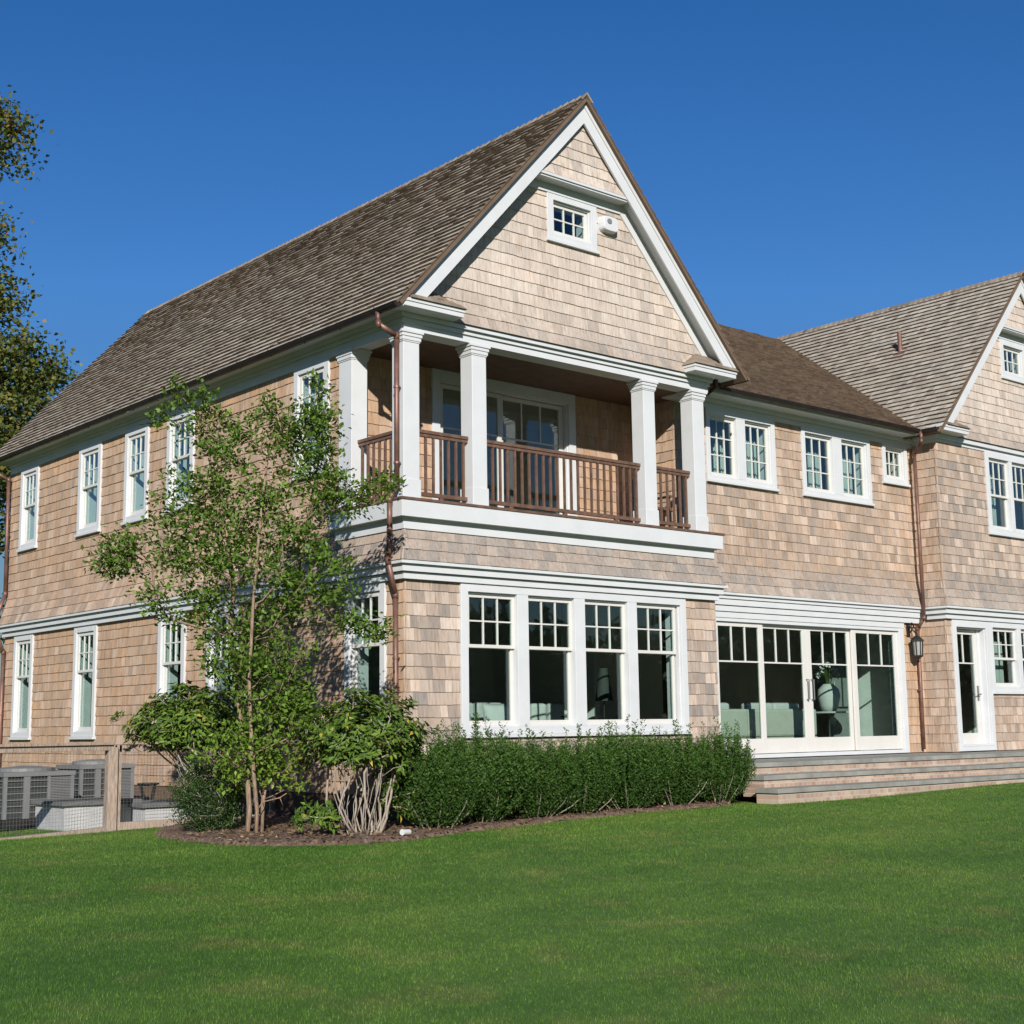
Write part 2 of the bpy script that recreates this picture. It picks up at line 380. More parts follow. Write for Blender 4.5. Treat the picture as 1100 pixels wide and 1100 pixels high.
# ---- windows -------------------------------------------------------------
def pane(F, a, b, z0, z1, d, parent):
    mb = MB(); mb.fbox(F, a, b, z0, z1, d-.004, d+.004); return mb.build('pane', M['glass'], parent)
def sash(F, a, b, z0, z1, d, grid, parent, st=.045, bot=None, top=None, rows=None, name='sash', mw=.02):
    bot = bot or st; top = top or st; mb = MB()
    mb.fbox(F, a, a+st, z0, z1, d-.04, d); mb.fbox(F, b-st, b, z0, z1, d-.04, d)
    mb.fbox(F, a+st, b-st, z0, z0+bot, d-.04, d); mb.fbox(F, a+st, b-st, z1-top, z1, d-.04, d)
    s = mb.build(name, M['sash'], parent, bevel=.003)
    nu, nz = grid; mb = MB()
    a2, b2, c2, d2 = a+st, b-st, z0+bot, z1-top
    zr = rows if rows is not None else [c2+(d2-c2)*k/nz for k in range(1, nz)]
    for z in zr: mb.fbox(F, a2, b2, z-mw/2, z+mw/2, d-.032, d-.008)
    lo = zr[0] if rows is not None else c2
    for k in range(1, nu):
        u = a2+(b2-a2)*k/nu; mb.fbox(F, u-mw/2, u+mw/2, lo, d2, d-.0335, d-.0065)
    if mb.f: mb.build('muntin', M['sash'], parent)
    pane(F, a2-.004, b2+.004, c2-.004, d2+.004, d-.02, parent)
    return s
def casing(F, u0, u1, z0, z1, tr, mulls=(), head=None, sill=True, depth=.26):
    head = head or tr; mb = MB()
    mb.fbox(F, u0, u0+tr, z0, z1, -.005, .045); mb.fbox(F, u1-tr, u1, z0, z1, -.005, .045)
    mb.fbox(F, u0+tr, u1-tr, z1-head, z1, -.005, .0455)
    mb.fbox(F, u0+tr, u1-tr, z0, z0+tr*.8, -.005, .0445)
    for a, b in mulls: mb.fbox(F, a, b, z0+tr*.8, z1-head, -.12, .043)
    # inner bead and deep reveal
    a, b, c, d = u0+tr, u1-tr, z0+tr*.8, z1-head
    e = .022
    for s0, s1, t0, t1 in ((a, a+e, c, d), (b-e, b, c, d), (a+e, b-e, c, c+e), (a+e, b-e, d-e, d)): mb.fbox(F, s0, s1, t0, t1, -depth, .006)
    return mb, (a+e, b-e, c+e, d-e)
def window(F, u0, u1, z0, z1, units, tr=.11, rail=None, head=None, grid=(3, 2), kind='hung', sillz=True):
    """units: list of (ua, ub) clear sash openings"""
    mulls = [(p[1], q[0]) for p, q in zip(units, units[1:])]
    mb, (a, b, c, d) = casing(F, u0, u1, z0, z1, tr, mulls, head)
    wd = mb.build('window', M['white'], H, bevel=.004)
    if sillz:
        mb = MB(); mb.fbox(F, u0-.025, u1+.025, z0-.045, z0-.001, -.004, .075); mb.build('sill', M['white'], wd, bevel=.004)
    for k, (p, q) in enumerate(units):
        p = max(p, a); q = min(q, b)
        if kind == 'hung':
            rz = rail if rail else c+(d-c)*.5
            e = .040 if F is Fl else 0.
            sash(F, p, q, rz-.02, d, -.022+e, grid, wd)
            sash(F, p, q, c, rz+.02, -.064+e, (1, 1), wd, bot=.06)
        else:
            sash(F, p, q, c, d, -.03, grid, wd, st=.05)
    return wd
def hole(u0, u1, z0, z1, e): return (u0+e, u1-e, z0+e, z1-e)

# list of every window first (they cut the walls)
WIN_F = [(.88, 5.2, 1.53, 3.53)]
LOW_L = [(11.75, 12.66), (8.97, 9.90), (5.75, 6.66), (4.12, 5.05), (.38, 1.30)]
UPP_L = [(11.77, 12.62), (9.0, 9.93), (7.18, 8.05), (5.6, 6.5), (1.72, 2.62)]
GWIN = (2.53, 3.52, 8.57, 9.29)

hf = [(.93, 5.15, 1.58, 3.48)]
hl = [hole(a, b, 1.56, 3.52, .05) for a, b in LOW_L] + [hole(a, b, 5.17, 6.78, .05) for a, b in UPP_L]

# ---- wing: ground floor front and left side, each wall one mesh ------------
amb = lambda ztop, span=.5: (lambda u, z: .75*max(0, 1-(ztop-z)/span) if z < ztop else 0)
mb = MB()
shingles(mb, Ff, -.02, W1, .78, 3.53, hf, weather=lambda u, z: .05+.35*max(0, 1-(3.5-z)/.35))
sheath(mb, Ff, .01, W1, .3, 4.3, hf)
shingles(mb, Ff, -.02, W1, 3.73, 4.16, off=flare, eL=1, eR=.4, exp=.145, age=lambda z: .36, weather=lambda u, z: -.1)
front_wall = mb.build('wall', [M['shingle'], M['sheath']], H)
mb = MB()
shingles(mb, Fl, -.02, YB, .78, 3.53, hl, weather=lambda u, z: .72+.4*max(0, 1-(3.5-z)/.3))
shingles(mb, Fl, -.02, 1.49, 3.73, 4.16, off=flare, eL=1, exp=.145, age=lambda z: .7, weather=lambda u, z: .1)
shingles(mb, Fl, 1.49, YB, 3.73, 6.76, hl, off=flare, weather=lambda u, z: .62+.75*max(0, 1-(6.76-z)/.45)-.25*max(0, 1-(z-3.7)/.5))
sheath(mb, Fl, 0.0, YB, .3, 4.4, hl); sheath(mb, Fl, 1.5, YB, 4.4, 6.95, hl)
mb.build('wall', [M['shingle'], M['sheath']], H)
# balcony back wall, with the glazed doors cut out
Fb = frame((0, 1.5, 0), (1, 0, 0), (0, -1, 0)); hb = [(1.62, 4.38, 4.45, 6.75)]
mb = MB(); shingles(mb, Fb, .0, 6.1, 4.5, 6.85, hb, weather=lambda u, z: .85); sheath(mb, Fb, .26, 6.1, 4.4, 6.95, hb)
mb.build('wall', [M['shingle'], M['sheath']], H)
# back, right and hidden closing walls of the wing
mb = MB()
sheath(mb, frame((W1, 0, 0), (0, 1, 0), (1, 0, 0)), .25, YM+.2, .3, 4.3)
mb.build('wall', [M['shingle'], M['sheath']], H); mb = MB()
sheath(mb, frame((0, YB, 0), (1, 0, 0), (0, 1, 0)), 0, 24, .2, 7.0, d=0)
mb.prism([(0, YB-.1, 6.9), (W1, YB-.1, 6.9), (XC, YB-.1, 10.4)], [(0, YB, 6.9), (W1, YB, 6.9), (XC, YB, 10.4)], 0)
mb.build('wall', [M['shingle'], M['sheath']], H)
# foundation
mb = MB(); mb.box(.025, W1-.02, .03, .3, 0, .77); mb.box(.024, .3, .3, YB, -.3, .77); mb.build('foundation', M['concrete'], H)

# ---- windows of the wing --------------------------------------------------
window(Ff, *WIN_F[0], [(1.0, 1.85), (2.05, 2.91), (3.11, 3.96), (4.15, 5.03)], tr=.12, rail=2.68, head=.14, sillz=True)
for a, b in LOW_L: window(Fl, a, b, 1.56, 3.52, [(a, b)], rail=2.70, head=.13)
for a, b in UPP_L: window(Fl, a, b, 5.17, 6.78, [(a, b)], rail=6.0, head=.13)

# ---- belt course ----------------------------------------------------------
def ring(mb, x0, y0, prof, xe, ye, right=False):
    """mitred moulding round the front-left corner: front run to xe, side run to ye. prof = [(z0,z1,p)]"""
    for z0, z1, p in prof:
        mb.prism([(x0-p, y0-p, z0), (xe+(p if right else 0), y0-p, z0), (xe+(p if right else 0), y0, z0), (x0, y0, z0)],
                 [(x0-p, y0-p, z1), (xe+(p if right else 0), y0-p, z1), (xe+(p if right else 0), y0, z1), (x0, y0, z1)])
        if ye is not None:
            mb.prism([(x0-p, y0-p, z0), (x0, y0, z0), (x0, ye, z0), (x0-p, ye, z0)], [(x0-p, y0-p, z1), (x0, y0, z1), (x0, ye, z1), (x0-p, ye, z1)])
belt = [(3.50, 3.585, .075), (3.592, 3.685, .125), (3.685, 3.73, .175)]
mb = MB(); ring(mb, 0, 0, belt, W1-.05, YB, True)
mb.build('cornice', M['white'], H)
mb = MB(); ring(mb, 0, 0, [(4.14, 4.27, .07), (4.285, 4.495, .17), (4.27, 4.285, .10)], W1-.12, 1.5, True); mb.build('balcony_fascia', M['white'], H)
mb = MB(); ring(mb, 0, 0, [(4.497, 4.53, .185)], W1-.1, 1.5, True); mb.box(.0, W1, .0, 1.5, 4.497, 4.5295); mb.build('balcony_deck', M['rail'], H)
# ---- columns, beam ----------------------------------------------------------
def column(x0, x1, y0, y1):
    mb = MB(); mb.box(x0, x1, y0, y1, 4.531, 6.78); c = mb.build('column', M['white'], H, bevel=.006)
    mb = MB(); mb.box(x0-.014, x1+.014, y0-.014, y1+.014, 4.531, 4.80); mb.build('plinth', M['white'], c, bevel=.006)
    mb = MB()
    for z0, z1, p in ((6.62, 6.64, .010), (6.64, 6.69, .020), (6.69, 6.735, .032), (6.735, 6.775, .048)): mb.box(x0-p, x1+p, y0-p, y1+p, z0, z1)
    mb.build('capital', M['white'], c, bevel=.005)
COLS = [(-.015, .245), (1.135, 1.385), (4.445, 4.695), (5.54, 5.80)]
for a, b in COLS: column(a, b, 0.0, .25)
column(-.02, .24, 1.18, 1.49)
mb = MB()
for z0, z1, p in ((6.777, 6.87, .01), (6.872, 6.925, .04), (6.93, 6.985, .085)):
    mb.box(0-p, W1+p*.5, -p, .26, z0, z1)
mb.box(.0, .26, .26, 1.5, 6.777, 6.985); mb.box(W1-.3, W1, .26, .7, 6.777, 6.985)
for z0, z1, p in ((6.742, 6.87, .03), (6.872, 6.925, .06), (6.93, 6.985, .10)): mb.box(-p, -.0005, (.02 if p == .03 else -p+.01), YB, z0+.0005, z1+.0005)
mb.build('frieze', M['white'], H)
mb = MB(); mb.box(.26, W1, .26, 1.5, 6.80, 6.84); mb.build('balcony_ceiling', M['ceilwood'], H)
# ---- railing ----------------------------------------------------------------
def railing(p, q):
    p, q = Vector(p), Vector(q); d = (q-p); L = d.length; d.normalize(); s = Vector((-d.y, d.x, 0))
    def bar(mb, a, b, w_, z0, z1):
        A, B = p+d*a, p+d*b
        mb.prism([(*(A-s*w_).xy, z0), (*(B-s*w_).xy, z0), (*(B+s*w_).xy, z0), (*(A+s*w_).xy, z0)], [(*(A-s*w_).xy, z1), (*(B-s*w_).xy, z1), (*(B+s*w_).xy, z1), (*(A+s*w_).xy, z1)])
    mb = MB(); bar(mb, 0, L, .038, 5.455, 5.50); bar(mb, 0, L, .022, 5.41, 5.454); r_ = mb.build('railing', M['rail'], H, bevel=.004)
    mb = MB(); bar(mb, 0, L, .024, 4.62, 4.67); mb.build('bottom_rail', M['rail'], r_)
    n = max(3, round(L/.135))
    for k in range(n):
        a = L*(k+.5)/n; mb = MB(); bar(mb, a-.015, a+.015, .015, 4.671, 5.409); mb.build('baluster', M['rail'], r_)
    n = 3 if L > 2 else 1
    for k in range(n):
        a = L*(k+.5)/n; mb = MB(); bar(mb, a-.03, a+.03, .02, 4.531, 4.619); mb.build('rail_block', M['rail'], r_)
for (a, b), (c, d) in zip(COLS, COLS[1:]): railing((b, .125, 0), (c, .125, 0))
railing((.115, .25, 0), (.115, 1.18, 0))
# ---- balcony doors ----------------------------------------------------------
def glazed(F, a, b, z0, z1, d, parent, st, bot, top, rowz, nu, name='door_leaf'):
    return sash(F, a, b, z0, z1, d, (nu, 2), parent, st=st, bot=bot, top=top, rows=[rowz], name=name, mw=.025)
mb, (a, b, c, d) = casing(Fb, 1.58, 4.42, 4.50, 6.80, .14, [], .16)
bd = mb.build('balcony_door', M['white'], H, bevel=.004)
glazed(Fb, 1.745, 2.94, 4.6, 6.70-.09, -.02, bd, .075, .2, .06, 5.965, 3)
glazed(Fb, 2.93, 4.25, 4.6, 6.70-.09, -.075, bd, .085, .2, .06, 5.965, 3)
# ---- gable ends -------------------------------------------------------------
def gable(xc, yw, ledge_l=None, floodlight=True, win=None, xl=None, xr=None):
    """front gable triangle above the beam: wall, window, ledge, rakes, soffits, returns"""
    F = frame((0, yw, 0), (1, 0, 0), (0, -1, 0)); k = TAN
    zl = 9.42
    holes = [hole(*win, .05)]
    fl = lambda z: .015+.09*max(0., 1-(z-6.985)/.42)**1.5
    hv = [(k, -1, APEX-.36-k*xc), (-k, -1, APEX-.36+k*xc)]
    mb = MB()
    shingles(mb, F, xc-3.3, xc+3.3, 6.99, 9.36, holes, hv, off=fl, age=lambda z: .5+.5*min(1, (z-6.9)/.6), weather=lambda u, z: -.8*min(1, .25+(z-6.9)/.9)+.3*max(0, 1-(9.36-z)/.3)-.1*math.sin(u*3+z*2))
    sheath(mb, F, xc-3.3, xc+3.3, 6.9, 9.6, holes, hv, th=.15)
    hv2 = [(k, -1, APEX-.24-k*xc), (-k, -1, APEX-.24+k*xc)]
    fl2 = lambda z: .195+.05*max(0., 1-(z-zl)/.35)**1.5
    shingles(mb, F, xc-1.3, xc+1.3, 9.455, 10.45, [], hv2, off=fl2, exp=.16, weather=lambda u, z: -.75)
    sheath(mb, F, xc-1.2, xc+1.2, 9.455, 10.5, [], hv2, th=.18, d=.194)
    g = mb.build('gable', [M['shingle'], M['sheath']], H)
    # ledge under the apex and its frieze
    mb = MB(); hw = (APEX-.3-zl)/k
    mb.box(xc-hw+.02, xc+hw-.02, yw-.262, yw-.240, 9.412, 9.448); mb.box(xc-hw-.02, xc+hw+.02, yw-.239, yw-.0, 9.385, 9.44)
    mb.build('ledge', M['white'], g)
    mb = MB(); hw2 = (APEX-.36-9.29)/k
    mb.prism([(xc-hw2, yw-.055, 9.26), (xc+hw2, yw-.055, 9.26), (xc+hw2, yw, 9.26), (xc-hw2, yw, 9.26)], [(xc-hw2+.1, yw-.055, 9.384), (xc+hw2-.1, yw-.055, 9.384), (xc+hw2-.1, yw, 9.384), (xc-hw2+.1, yw, 9.384)])
    mb.build('ledge_frieze', M['white'], g)
    # rakes: outer barge board with cap moulding, sloped soffit, wall trim
    def band(o0, o1, y0, y1, zfoot, sgn, top=None):
        """strip between vertical offsets o0<o1 below the apex line"""
        f0 = APEX-o1; f1 = APEX-o0
        pts = [(xc, f0), (xc, f1)]
        xo = (f1-zfoot)/k; xi = (f0-zfoot)/k
        return [(xc, f0), (xc, f1), (xc+sgn*xo, zfoot), (xc+sgn*xi, zfoot)]
    for sgn in (-1, 1):
        mb = MB(); mb.xz(band(.0, .085, 0, 0, 7.17, sgn), yw-.295, yw-.245); mb.xz(band(.087, .33, 0, 0, 7.15, sgn), yw-.28, yw-.25)
        mb.build('rake_board', M['white'], H)
        mb = MB(); mb.xz(band(.16, .20, 0, 0, 7.1, sgn), yw-.248, yw-.0); mb.build('soffit', M['white'], H)
        mb = MB(); mb.xz(band(.205, .42, 0, 0, 7.2, sgn), yw-.05, yw+.0); mb.build('rake_trim', M['white'], H)
    a, b, c, d = win
    window(F, a, b, c, d, [(a, b)], tr=.12, kind='fixed')
    return g
gable(XC, 0, win=GWIN)
G2 = 15.53
APEX_L = APEX; APEX = 10.58            # the right gable is a little lower
gable(G2, YR, win=(G2-.53, G2+.46, 8.47, 9.26))
APEX = APEX_L
# eave returns with little shingled hips
def eave_return(x0, x1, yw, inner, xc):
    mb = MB(); mb.box(x0, x1, yw-.33, yw-.001, 6.987, 7.05); mb.box(x0-.012, x1+.012, yw-.345, yw-.001, 7.0505, 7.095)
    e = mb.build('eave_return', M['white'], H, bevel=.004)
    mb = MB()
    sl = .0 if inner == 'l' else 1.; sr = 1.-sl
    n = 5
    for k in range(n):
        ins = .085*k; z = 7.096+.05*k
        q0, q1 = x0-.03+ins*sl*.9, x1+.03-ins*sr*.9; y0 = yw-.375+ins*.8
        if inner == 'l': q0 = max(q0, xc-(APEX+.02-z-.075)/TAN)
        else: q1 = min(q1, xc+(APEX+.02-z-.075)/TAN)
        u = q0
        while u < q1-.01:
            v = min(q1, u+random.uniform(.1, .2)); c = (random.random(), .15, random.random())
            bl = .05 if v == q1 and 0 else 0; br = .05 if v == q1 and inner == 'l' else 0; bl = .05 if u == q0 and inner == 'r' else 0
            mb.prism([(u, y0, z), (v, y0, z), (v, yw-.002, z), (u, yw-.002, z)], [(u+bl*1.3, y0+.07, z+.068), (v-br*1.3, y0+.07, z+.068), (v-br*1.3, yw-.002, z+.068), (u+bl*1.3, yw-.002, z+.068)], 0, c); u = v
    mb.build('return_roof', M['roof_shingle'], e)
eave_return(-.24, .74, 0, 'l', XC); eave_return(5.27, 6.22, 0, 'r', XC)
APEX = 10.58; eave_return(12.26, 13.16, YR, 'l', G2); eave_return(17.9, 18.8, YR, 'r', G2); APEX = APEX_L

# ---- roofs ------------------------------------------------------------------
def roofplane(mb, o, U, V, L, D, halves=(), exp=.14, amberf=.3):
    o, U, V = Vector(o), Vector(U).normalized(), Vector(V).normalized(); n = U.cross(V).normalized()
    if n.z < 0: n = -n
    F = lambda u, z, d=0.: o + U*u + V*z + n*d
    shingles(mb, F, 0, L, -.04, D, [], halves, exp=exp, thick=.032, wid=(.08, .2), jit=.004, butt=True, weather=lambda u, z: max(0, amberf + .13*math.sin(u*.7+z*1.3)*math.sin(u*.23)), base=.0)
    p = [(0, 0), (L, 0), (L, D), (0, D)]
    for h in halves: p = clip(p, *h)
    mb.prism([F(*q, -.06) for q in p], [F(*q, -.003) for q in p], 1)
ct, stn = 1/math.hypot(1, TAN), TAN/math.hypot(1, TAN)
RZ2 = 10.58+.075; RZ = APEX+.075                                           # roof surface at the ridge
def ridge(mb, x, y0, y1, z):
    y = y0
    while y < y1:
        for s in (-1, 1):
            c = (random.random(), .2, random.random()); l = .17
            mb.prism([(x, y, z+.015), (x+s*.10, y, z+.015-.10*TAN), (x+s*.10, y+l, z-.10*TAN-.005), (x, y+l, z-.005)], [(x, y, z+.05), (x+s*.125, y, z+.045-.115*TAN), (x+s*.125, y+l, z+.015-.115*TAN), (x, y+l, z+.02)], 0, c)
        y += .14
mb = MB(); D = 3.41/ct
roofplane(mb, (XC-3.41, 13.75, RZ-3.41*TAN), (0, -1, 0), (1, 0, TAN), 13.75+.35, D, amberf=.78)
roofplane(mb, (XC+3.41, -.35, RZ-3.41*TAN), (0, 1, 0), (-1, 0, TAN), 14.1, D)
ridge(mb, XC, -.36, 13.7, RZ)
mb.build('roof', [M['roof_shingle'], M['deck']], H)
mb = MB()
roofplane(mb, (G2-3.37, 14, RZ2-3.37*TAN), (0, -1, 0), (1, 0, TAN), 14.15, 3.37/ct, amberf=.78)
roofplane(mb, (G2+3.37, -.15, RZ2-3.37*TAN), (0, 1, 0), (-1, 0, TAN), 14.15, 3.37/ct)
ridge(mb, G2, -.16, 14, RZ2)
right_roof = mb.build('roof', [M['roof_shingle'], M['deck']], H)
ye, ze, yr, zr = .30, 7.0, 6.15, 10.62
ms = (zr-ze)/(yr-ye); lv = math.hypot(1, ms)
# clip to the valleys: u = x - 4, v along the slope (y = ye + v/lv, z = ze + v*ms/lv)
mb = MB()
hv = [(TAN, ms/lv, ze-(RZ+TAN*XC)+TAN*4+.0), (-TAN, ms/lv, ze-RZ2+TAN*G2-TAN*4+.0)]
roofplane(mb, (4, ye, ze), (1, 0, 0), (0, 1, ms), 11.6, (yr-ye)*lv, hv, amberf=.16)
mb.poly([(5, yr, zr-.02), (16, yr, zr-.02), (16, yr+6, 7), (5, yr+6, 7)], 1)
mb.build('roof', [M['roof_shingle'], M['deck']], H)
# flashing pipe on right roof
b0 = Vector((14.23, 1.98, 9.26)); mb = MB(); mb.tube([b0+Vector((0, 0, -.15)), b0+Vector((0, 0, .40))], .045, 12)
mb.prism([b0+Vector(q) for q in ((-.16, -.14, -.20), (-.16, .14, -.20), (.14, .14, .13), (.14, -.14, .13))], [b0+Vector(q) for q in ((-.16, -.14, -.185), (-.16, .14, -.185), (.14, .14, .145), (.14, -.14, .145))])
mb.build('vent_pipe', M['copper'], H)
# ---- eaves: soffit, fascia, gutters ------------------------------------------
mb = MB(); mb.box(-.24, -.002, -.02, YB+.4, 6.987, 7.03); mb.box(-.265, -.241, -.32, YB+.4, 6.975, 7.06); mb.build('soffit', M['white'], H)
mb = MB(); mb.box(6.3, 12.25, YM-.38, YM, 6.93, 6.97); mb.box(6.3, 12.15, YM-.40, YM-.38, 6.92, 7.01)
for z0, z1, p in ((6.77, 6.86, .03), (6.862, 6.929, .09)): mb.box(5.9, XR, YM-p, YM, z0, z1)
mb.build('soffit', M['white'], H)
mb = MB(); mb.box(XR-.24, XR, YR-.02, YM+.2, 6.987, 7.03); mb.box(XR-.265, XR-.241, YR-.32, YM-.4, 6.975, 7.06)
for z0, z1, p in ((6.82, 6.90, .03), (6.902, 6.985, .09)): mb.box(XR-p, XR+.0, YR-p, YM, z0, z1)
for z0, z1, p in ((6.84, 6.90, .025), (6.902, 6.985, .08)): mb.box(XR+.001, 19, YR-p, YR, z0+.0004, z1+.0004)
mb.build('frieze', M['white'], H)
def gutter(p, q, out):
    p, q, out = Vector(p), Vector(q), Vector(out); mb = MB(); n = 9; r_ = .062
    prof = [(math.cos(math.pi*k/(n-1)), -math.sin(math.pi*k/(n-1))) for k in range(n)]
    for a, b in zip(prof, prof[1:]):
        for rr in (r_, r_-.008):
            pts = [p+out*(a[0]*rr)+Vector((0, 0, a[1]*rr)), q+out*(a[0]*rr)+Vector((0, 0, a[1]*rr)), q+out*(b[0]*rr)+Vector((0, 0, b[1]*rr)), p+out*(b[0]*rr)+Vector((0, 0, b[1]*rr))]
            mb.poly(pts)
    mb.tube([p+out*r_, q+out*r_], .011, 6)
    mb.poly([p+out*(a*r_)+Vector((0, 0, b*r_)) for a, b in prof]); mb.poly([q+out*(a*r_)+Vector((0, 0, b*r_)) for a, b in prof])
    g = mb.build('gutter', M['gutter'], H)
    d = (q-p); L = d.length; n = int(L/.85)
    for k in range(n):
        c = p+d*((k+.5)/n); mb = MB()
        mb.tube([c-out*.06+Vector((0, 0, -.005)), c+Vector((0, 0, -.072)), c+out*.068+Vector((0, 0, .0)), c+out*.066+Vector((0, 0, .02))], .007, 5)
        mb.build('bracket', M['gutter'], g)
gutter((-.345, -.34, 7.0), (-.345, YB+.5, 7.0), (-1, 0, 0))
gutter((6.35, .245, 7.0), (12.02, .245, 7.0), (0, -1, 0))
gutter((12.12, .18, 7.0), (12.12, -.13, 7.0), (-1, 0, 0))
def pipe(pts, r_=.038, bands=()):
    mb = MB()
    for a, b in zip(pts, pts[1:]): mb.tube([a, b], r_, 12)
    for p in pts[1:-1]:
        p = Vector(p); mb.tube([p+Vector((0, 0, -.045)), p+Vector((0, 0, .045))], r_+.004, 12)
    o = mb.build('downpipe', M['copper'], H, smooth=True)
    for z, x, y in bands:
        mb = MB(); mb.tube([(x, y, z-.014), (x, y, z+.014)], r_+.008, 12); mb.box(x-.012, x+.06, y-.012, y+.012, z-.01, z+.01); mb.build('bracket', M['copper'], o)
pipe([(-.36, .09, 7.0), (-.36, .07, 6.80), (-.085, .05, 6.68), (-.085, .05, 4.72), (-.235, .0, 4.50), (-.235, .0, 4.10), (-.23, .04, 3.72), (-.075, .10, 3.30), (-.07, .09, .95)], .036, [(6.0, -.085, .05), (5.0, -.085, .05), (2.5, -.073, .095)])
pipe([(-.42, 13.32, 7.0), (-.42, 13.32, 6.85), (-.10, 13.1, 6.62), (-.08, 13.1, 4.35), (-.26, 13.1, 3.8), (-.24, 13.1, 3.6), (-.07, 13.1, 3.2), (-.07, 13.1, .4)], .036, [(5.5, -.085, 13.1), (2.0, -.07, 13.1)])
pipe([(12.1, .22, 6.97), (12.1, .22, 6.80), (12.27, .50, 6.62), (12.27, .49, 3.52), (12.27, .64, 3.34), (12.27, .65, 1.12)], .034, [(5.3, 12.27, .50), (2.2, 12.25, .65)])
mb = MB(); mb.tube([(5.98, -.12, 7.02), (6.1, .0, 6.9), (6.2, .25, 6.86), (6.0, .45, 6.7)], .035, 8); mb.build('downpipe', M['gutter'], H)

# ---- middle block -------------------------------------------------------------
UWM = [(6.62, 8.38), (9.12, 11.12)]
hm = [(6.68, 11.78, 1.12, 3.3)] + [hole(a, b, 5.58, 6.77, .05) for a, b in UWM] + [hole(11.52, 12.3, 6.05, 6.80, .05)]
mb = MB()
shingles(mb, Fm, 5.92, XR, 1.07, 3.53, [(6.6, 11.85, 1.07, 3.6)], weather=lambda u, z: .75)
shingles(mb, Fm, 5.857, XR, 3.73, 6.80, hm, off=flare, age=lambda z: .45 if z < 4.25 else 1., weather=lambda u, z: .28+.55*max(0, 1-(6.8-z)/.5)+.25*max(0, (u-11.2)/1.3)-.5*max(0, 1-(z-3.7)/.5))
sheath(mb, Fm, 5.888, XR, .4, 6.95, hm)
# left return of the upper middle block, seen past the balcony
Fms = frame((5.872, 0, 0), (0, 1, 0), (-1, 0, 0))
shingles(mb, Fms, YM-.018, 1.5, 4.5, 6.8, weather=lambda u, z: .6, thick=.016); sheath(mb, Fms, YM+.25, 1.5, 4.3, 6.95, th=.2)
mb.build('wall', [M['shingle'], M['sheath']], H)
for (a, b), (p, q) in zip(UWM, (((6.70, 7.38), (7.60, 8.32)), ((9.20, 10.0), (10.26, 11.06)))):
    window(Fm, a, b, 5.58, 6.77, [p if False else (p[0], p[1]), q], tr=.09, kind='casement', grid=(3, 3))
window(Fm, 11.52, 12.3, 6.05, 6.80, [(11.6, 12.22)], tr=.09, kind='fixed', grid=(3, 2))
mb = MB()
for z0, z1, p in ((3.33, 3.425, .06), (3.43, 3.525, .085), (3.53, 3.625, .115), (3.63, 3.69, .14), (3.69, 3.73, .18)):
    mb.box(5.95, (11.87 if z1 < 3.5 else XR-p), YM-p, YM, z0, z1)
mb.build('cornice', M['white'], H)
# sliding doors
mb = MB(); mb.fbox(Fm, 6.6, 6.69, 1.07, 3.33, -.2, .05); mb.fbox(Fm, 11.72, 11.86, 1.07, 3.33, -.2, .05); mb.fbox(Fm, 6.69, 11.72, 3.27, 3.33, -.2, .045)
mb.fbox(Fm, 6.69, 11.72, 1.07, 1.13, -.2, .07)
sdoor = mb.build('sliding_door', M['white'], H, bevel=.004)
for a, b, d in ((6.66, 7.90, .0), (7.84, 9.12, -.055), (9.12, 10.38, -.055), (10.34, 11.72, .0)):
    glazed(Fm, a, b, 1.14, 3.268, d, sdoor, .115, .24, .07, 2.63, 3)
for u in (9.06, 9.19):
    mb = MB(); mb.tube([Fm(u, 2.02, -.045), Fm(u, 2.02, .01), Fm(u, 2.36, .01), Fm(u, 2.36, -.045)], .012, 6); mb.build('handle', M['lid'], sdoor)
# ---- right wing ---------------------------------------------------------------
hr = [(12.72, 13.86, 1.12, 3.45), hole(13.95, 16.7, 2.17, 3.47, .05)] + [hole(14.18, 16.8, 5.24, 6.84, .05)]
mb = MB()
shingles(mb, Fr, XR-.02, 19, 1.07, 3.53, [(12.7, 13.90, 1.07, 3.6), hole(13.92, 16.7, 2.17, 3.6, .03)], weather=lambda u, z: .22)
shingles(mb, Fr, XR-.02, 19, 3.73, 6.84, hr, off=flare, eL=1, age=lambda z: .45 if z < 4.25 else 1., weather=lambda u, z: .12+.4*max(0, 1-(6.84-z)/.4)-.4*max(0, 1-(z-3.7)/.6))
shingles(mb, Frs, YR-.02, YM, 1.07, 3.53, weather=lambda u, z: .35)
shingles(mb, Frs, YR-.02, YM, 3.73, 6.84, off=flare, eL=1, weather=lambda u, z: .4+.3*max(0, 1-(6.84-z)/.4)-.3*max(0, 1-(z-3.7)/.6))
sheath(mb, Fr, XR+.01, 19, .4, 6.95, hr); sheath(mb, Frs, YR+.25, YM+.1, .4, 6.95, th=.1)
mb.build('wall', [M['shingle'], M['sheath']], H)
mb = MB(); ring(mb, XR, YR, belt, 19, YM-.19); mb.build('cornice', M['white'], H)
window(Fr, 13.93, 16.7, 2.17, 3.50, [(14.06, 14.92), (15.06, 15.75), (15.89, 16.58)], tr=.11, rail=2.80, grid=(3, 2))
window(Fr, 14.18, 16.8, 5.24, 6.84, [(14.29, 15.03), (15.14, 15.88), (16.0, 16.7)], tr=.11, rail=6.0)
mb, (a, b, c, d) = casing(Fr, 12.68, 13.92, 1.075, 3.50, .12, [], .14)
door = mb.build('door', M['white'], H, bevel=.004)
glazed(Fr, 12.80, 13.70, 1.18, 3.33, -.12, door, .10, .22, .09, 2.70, 2)
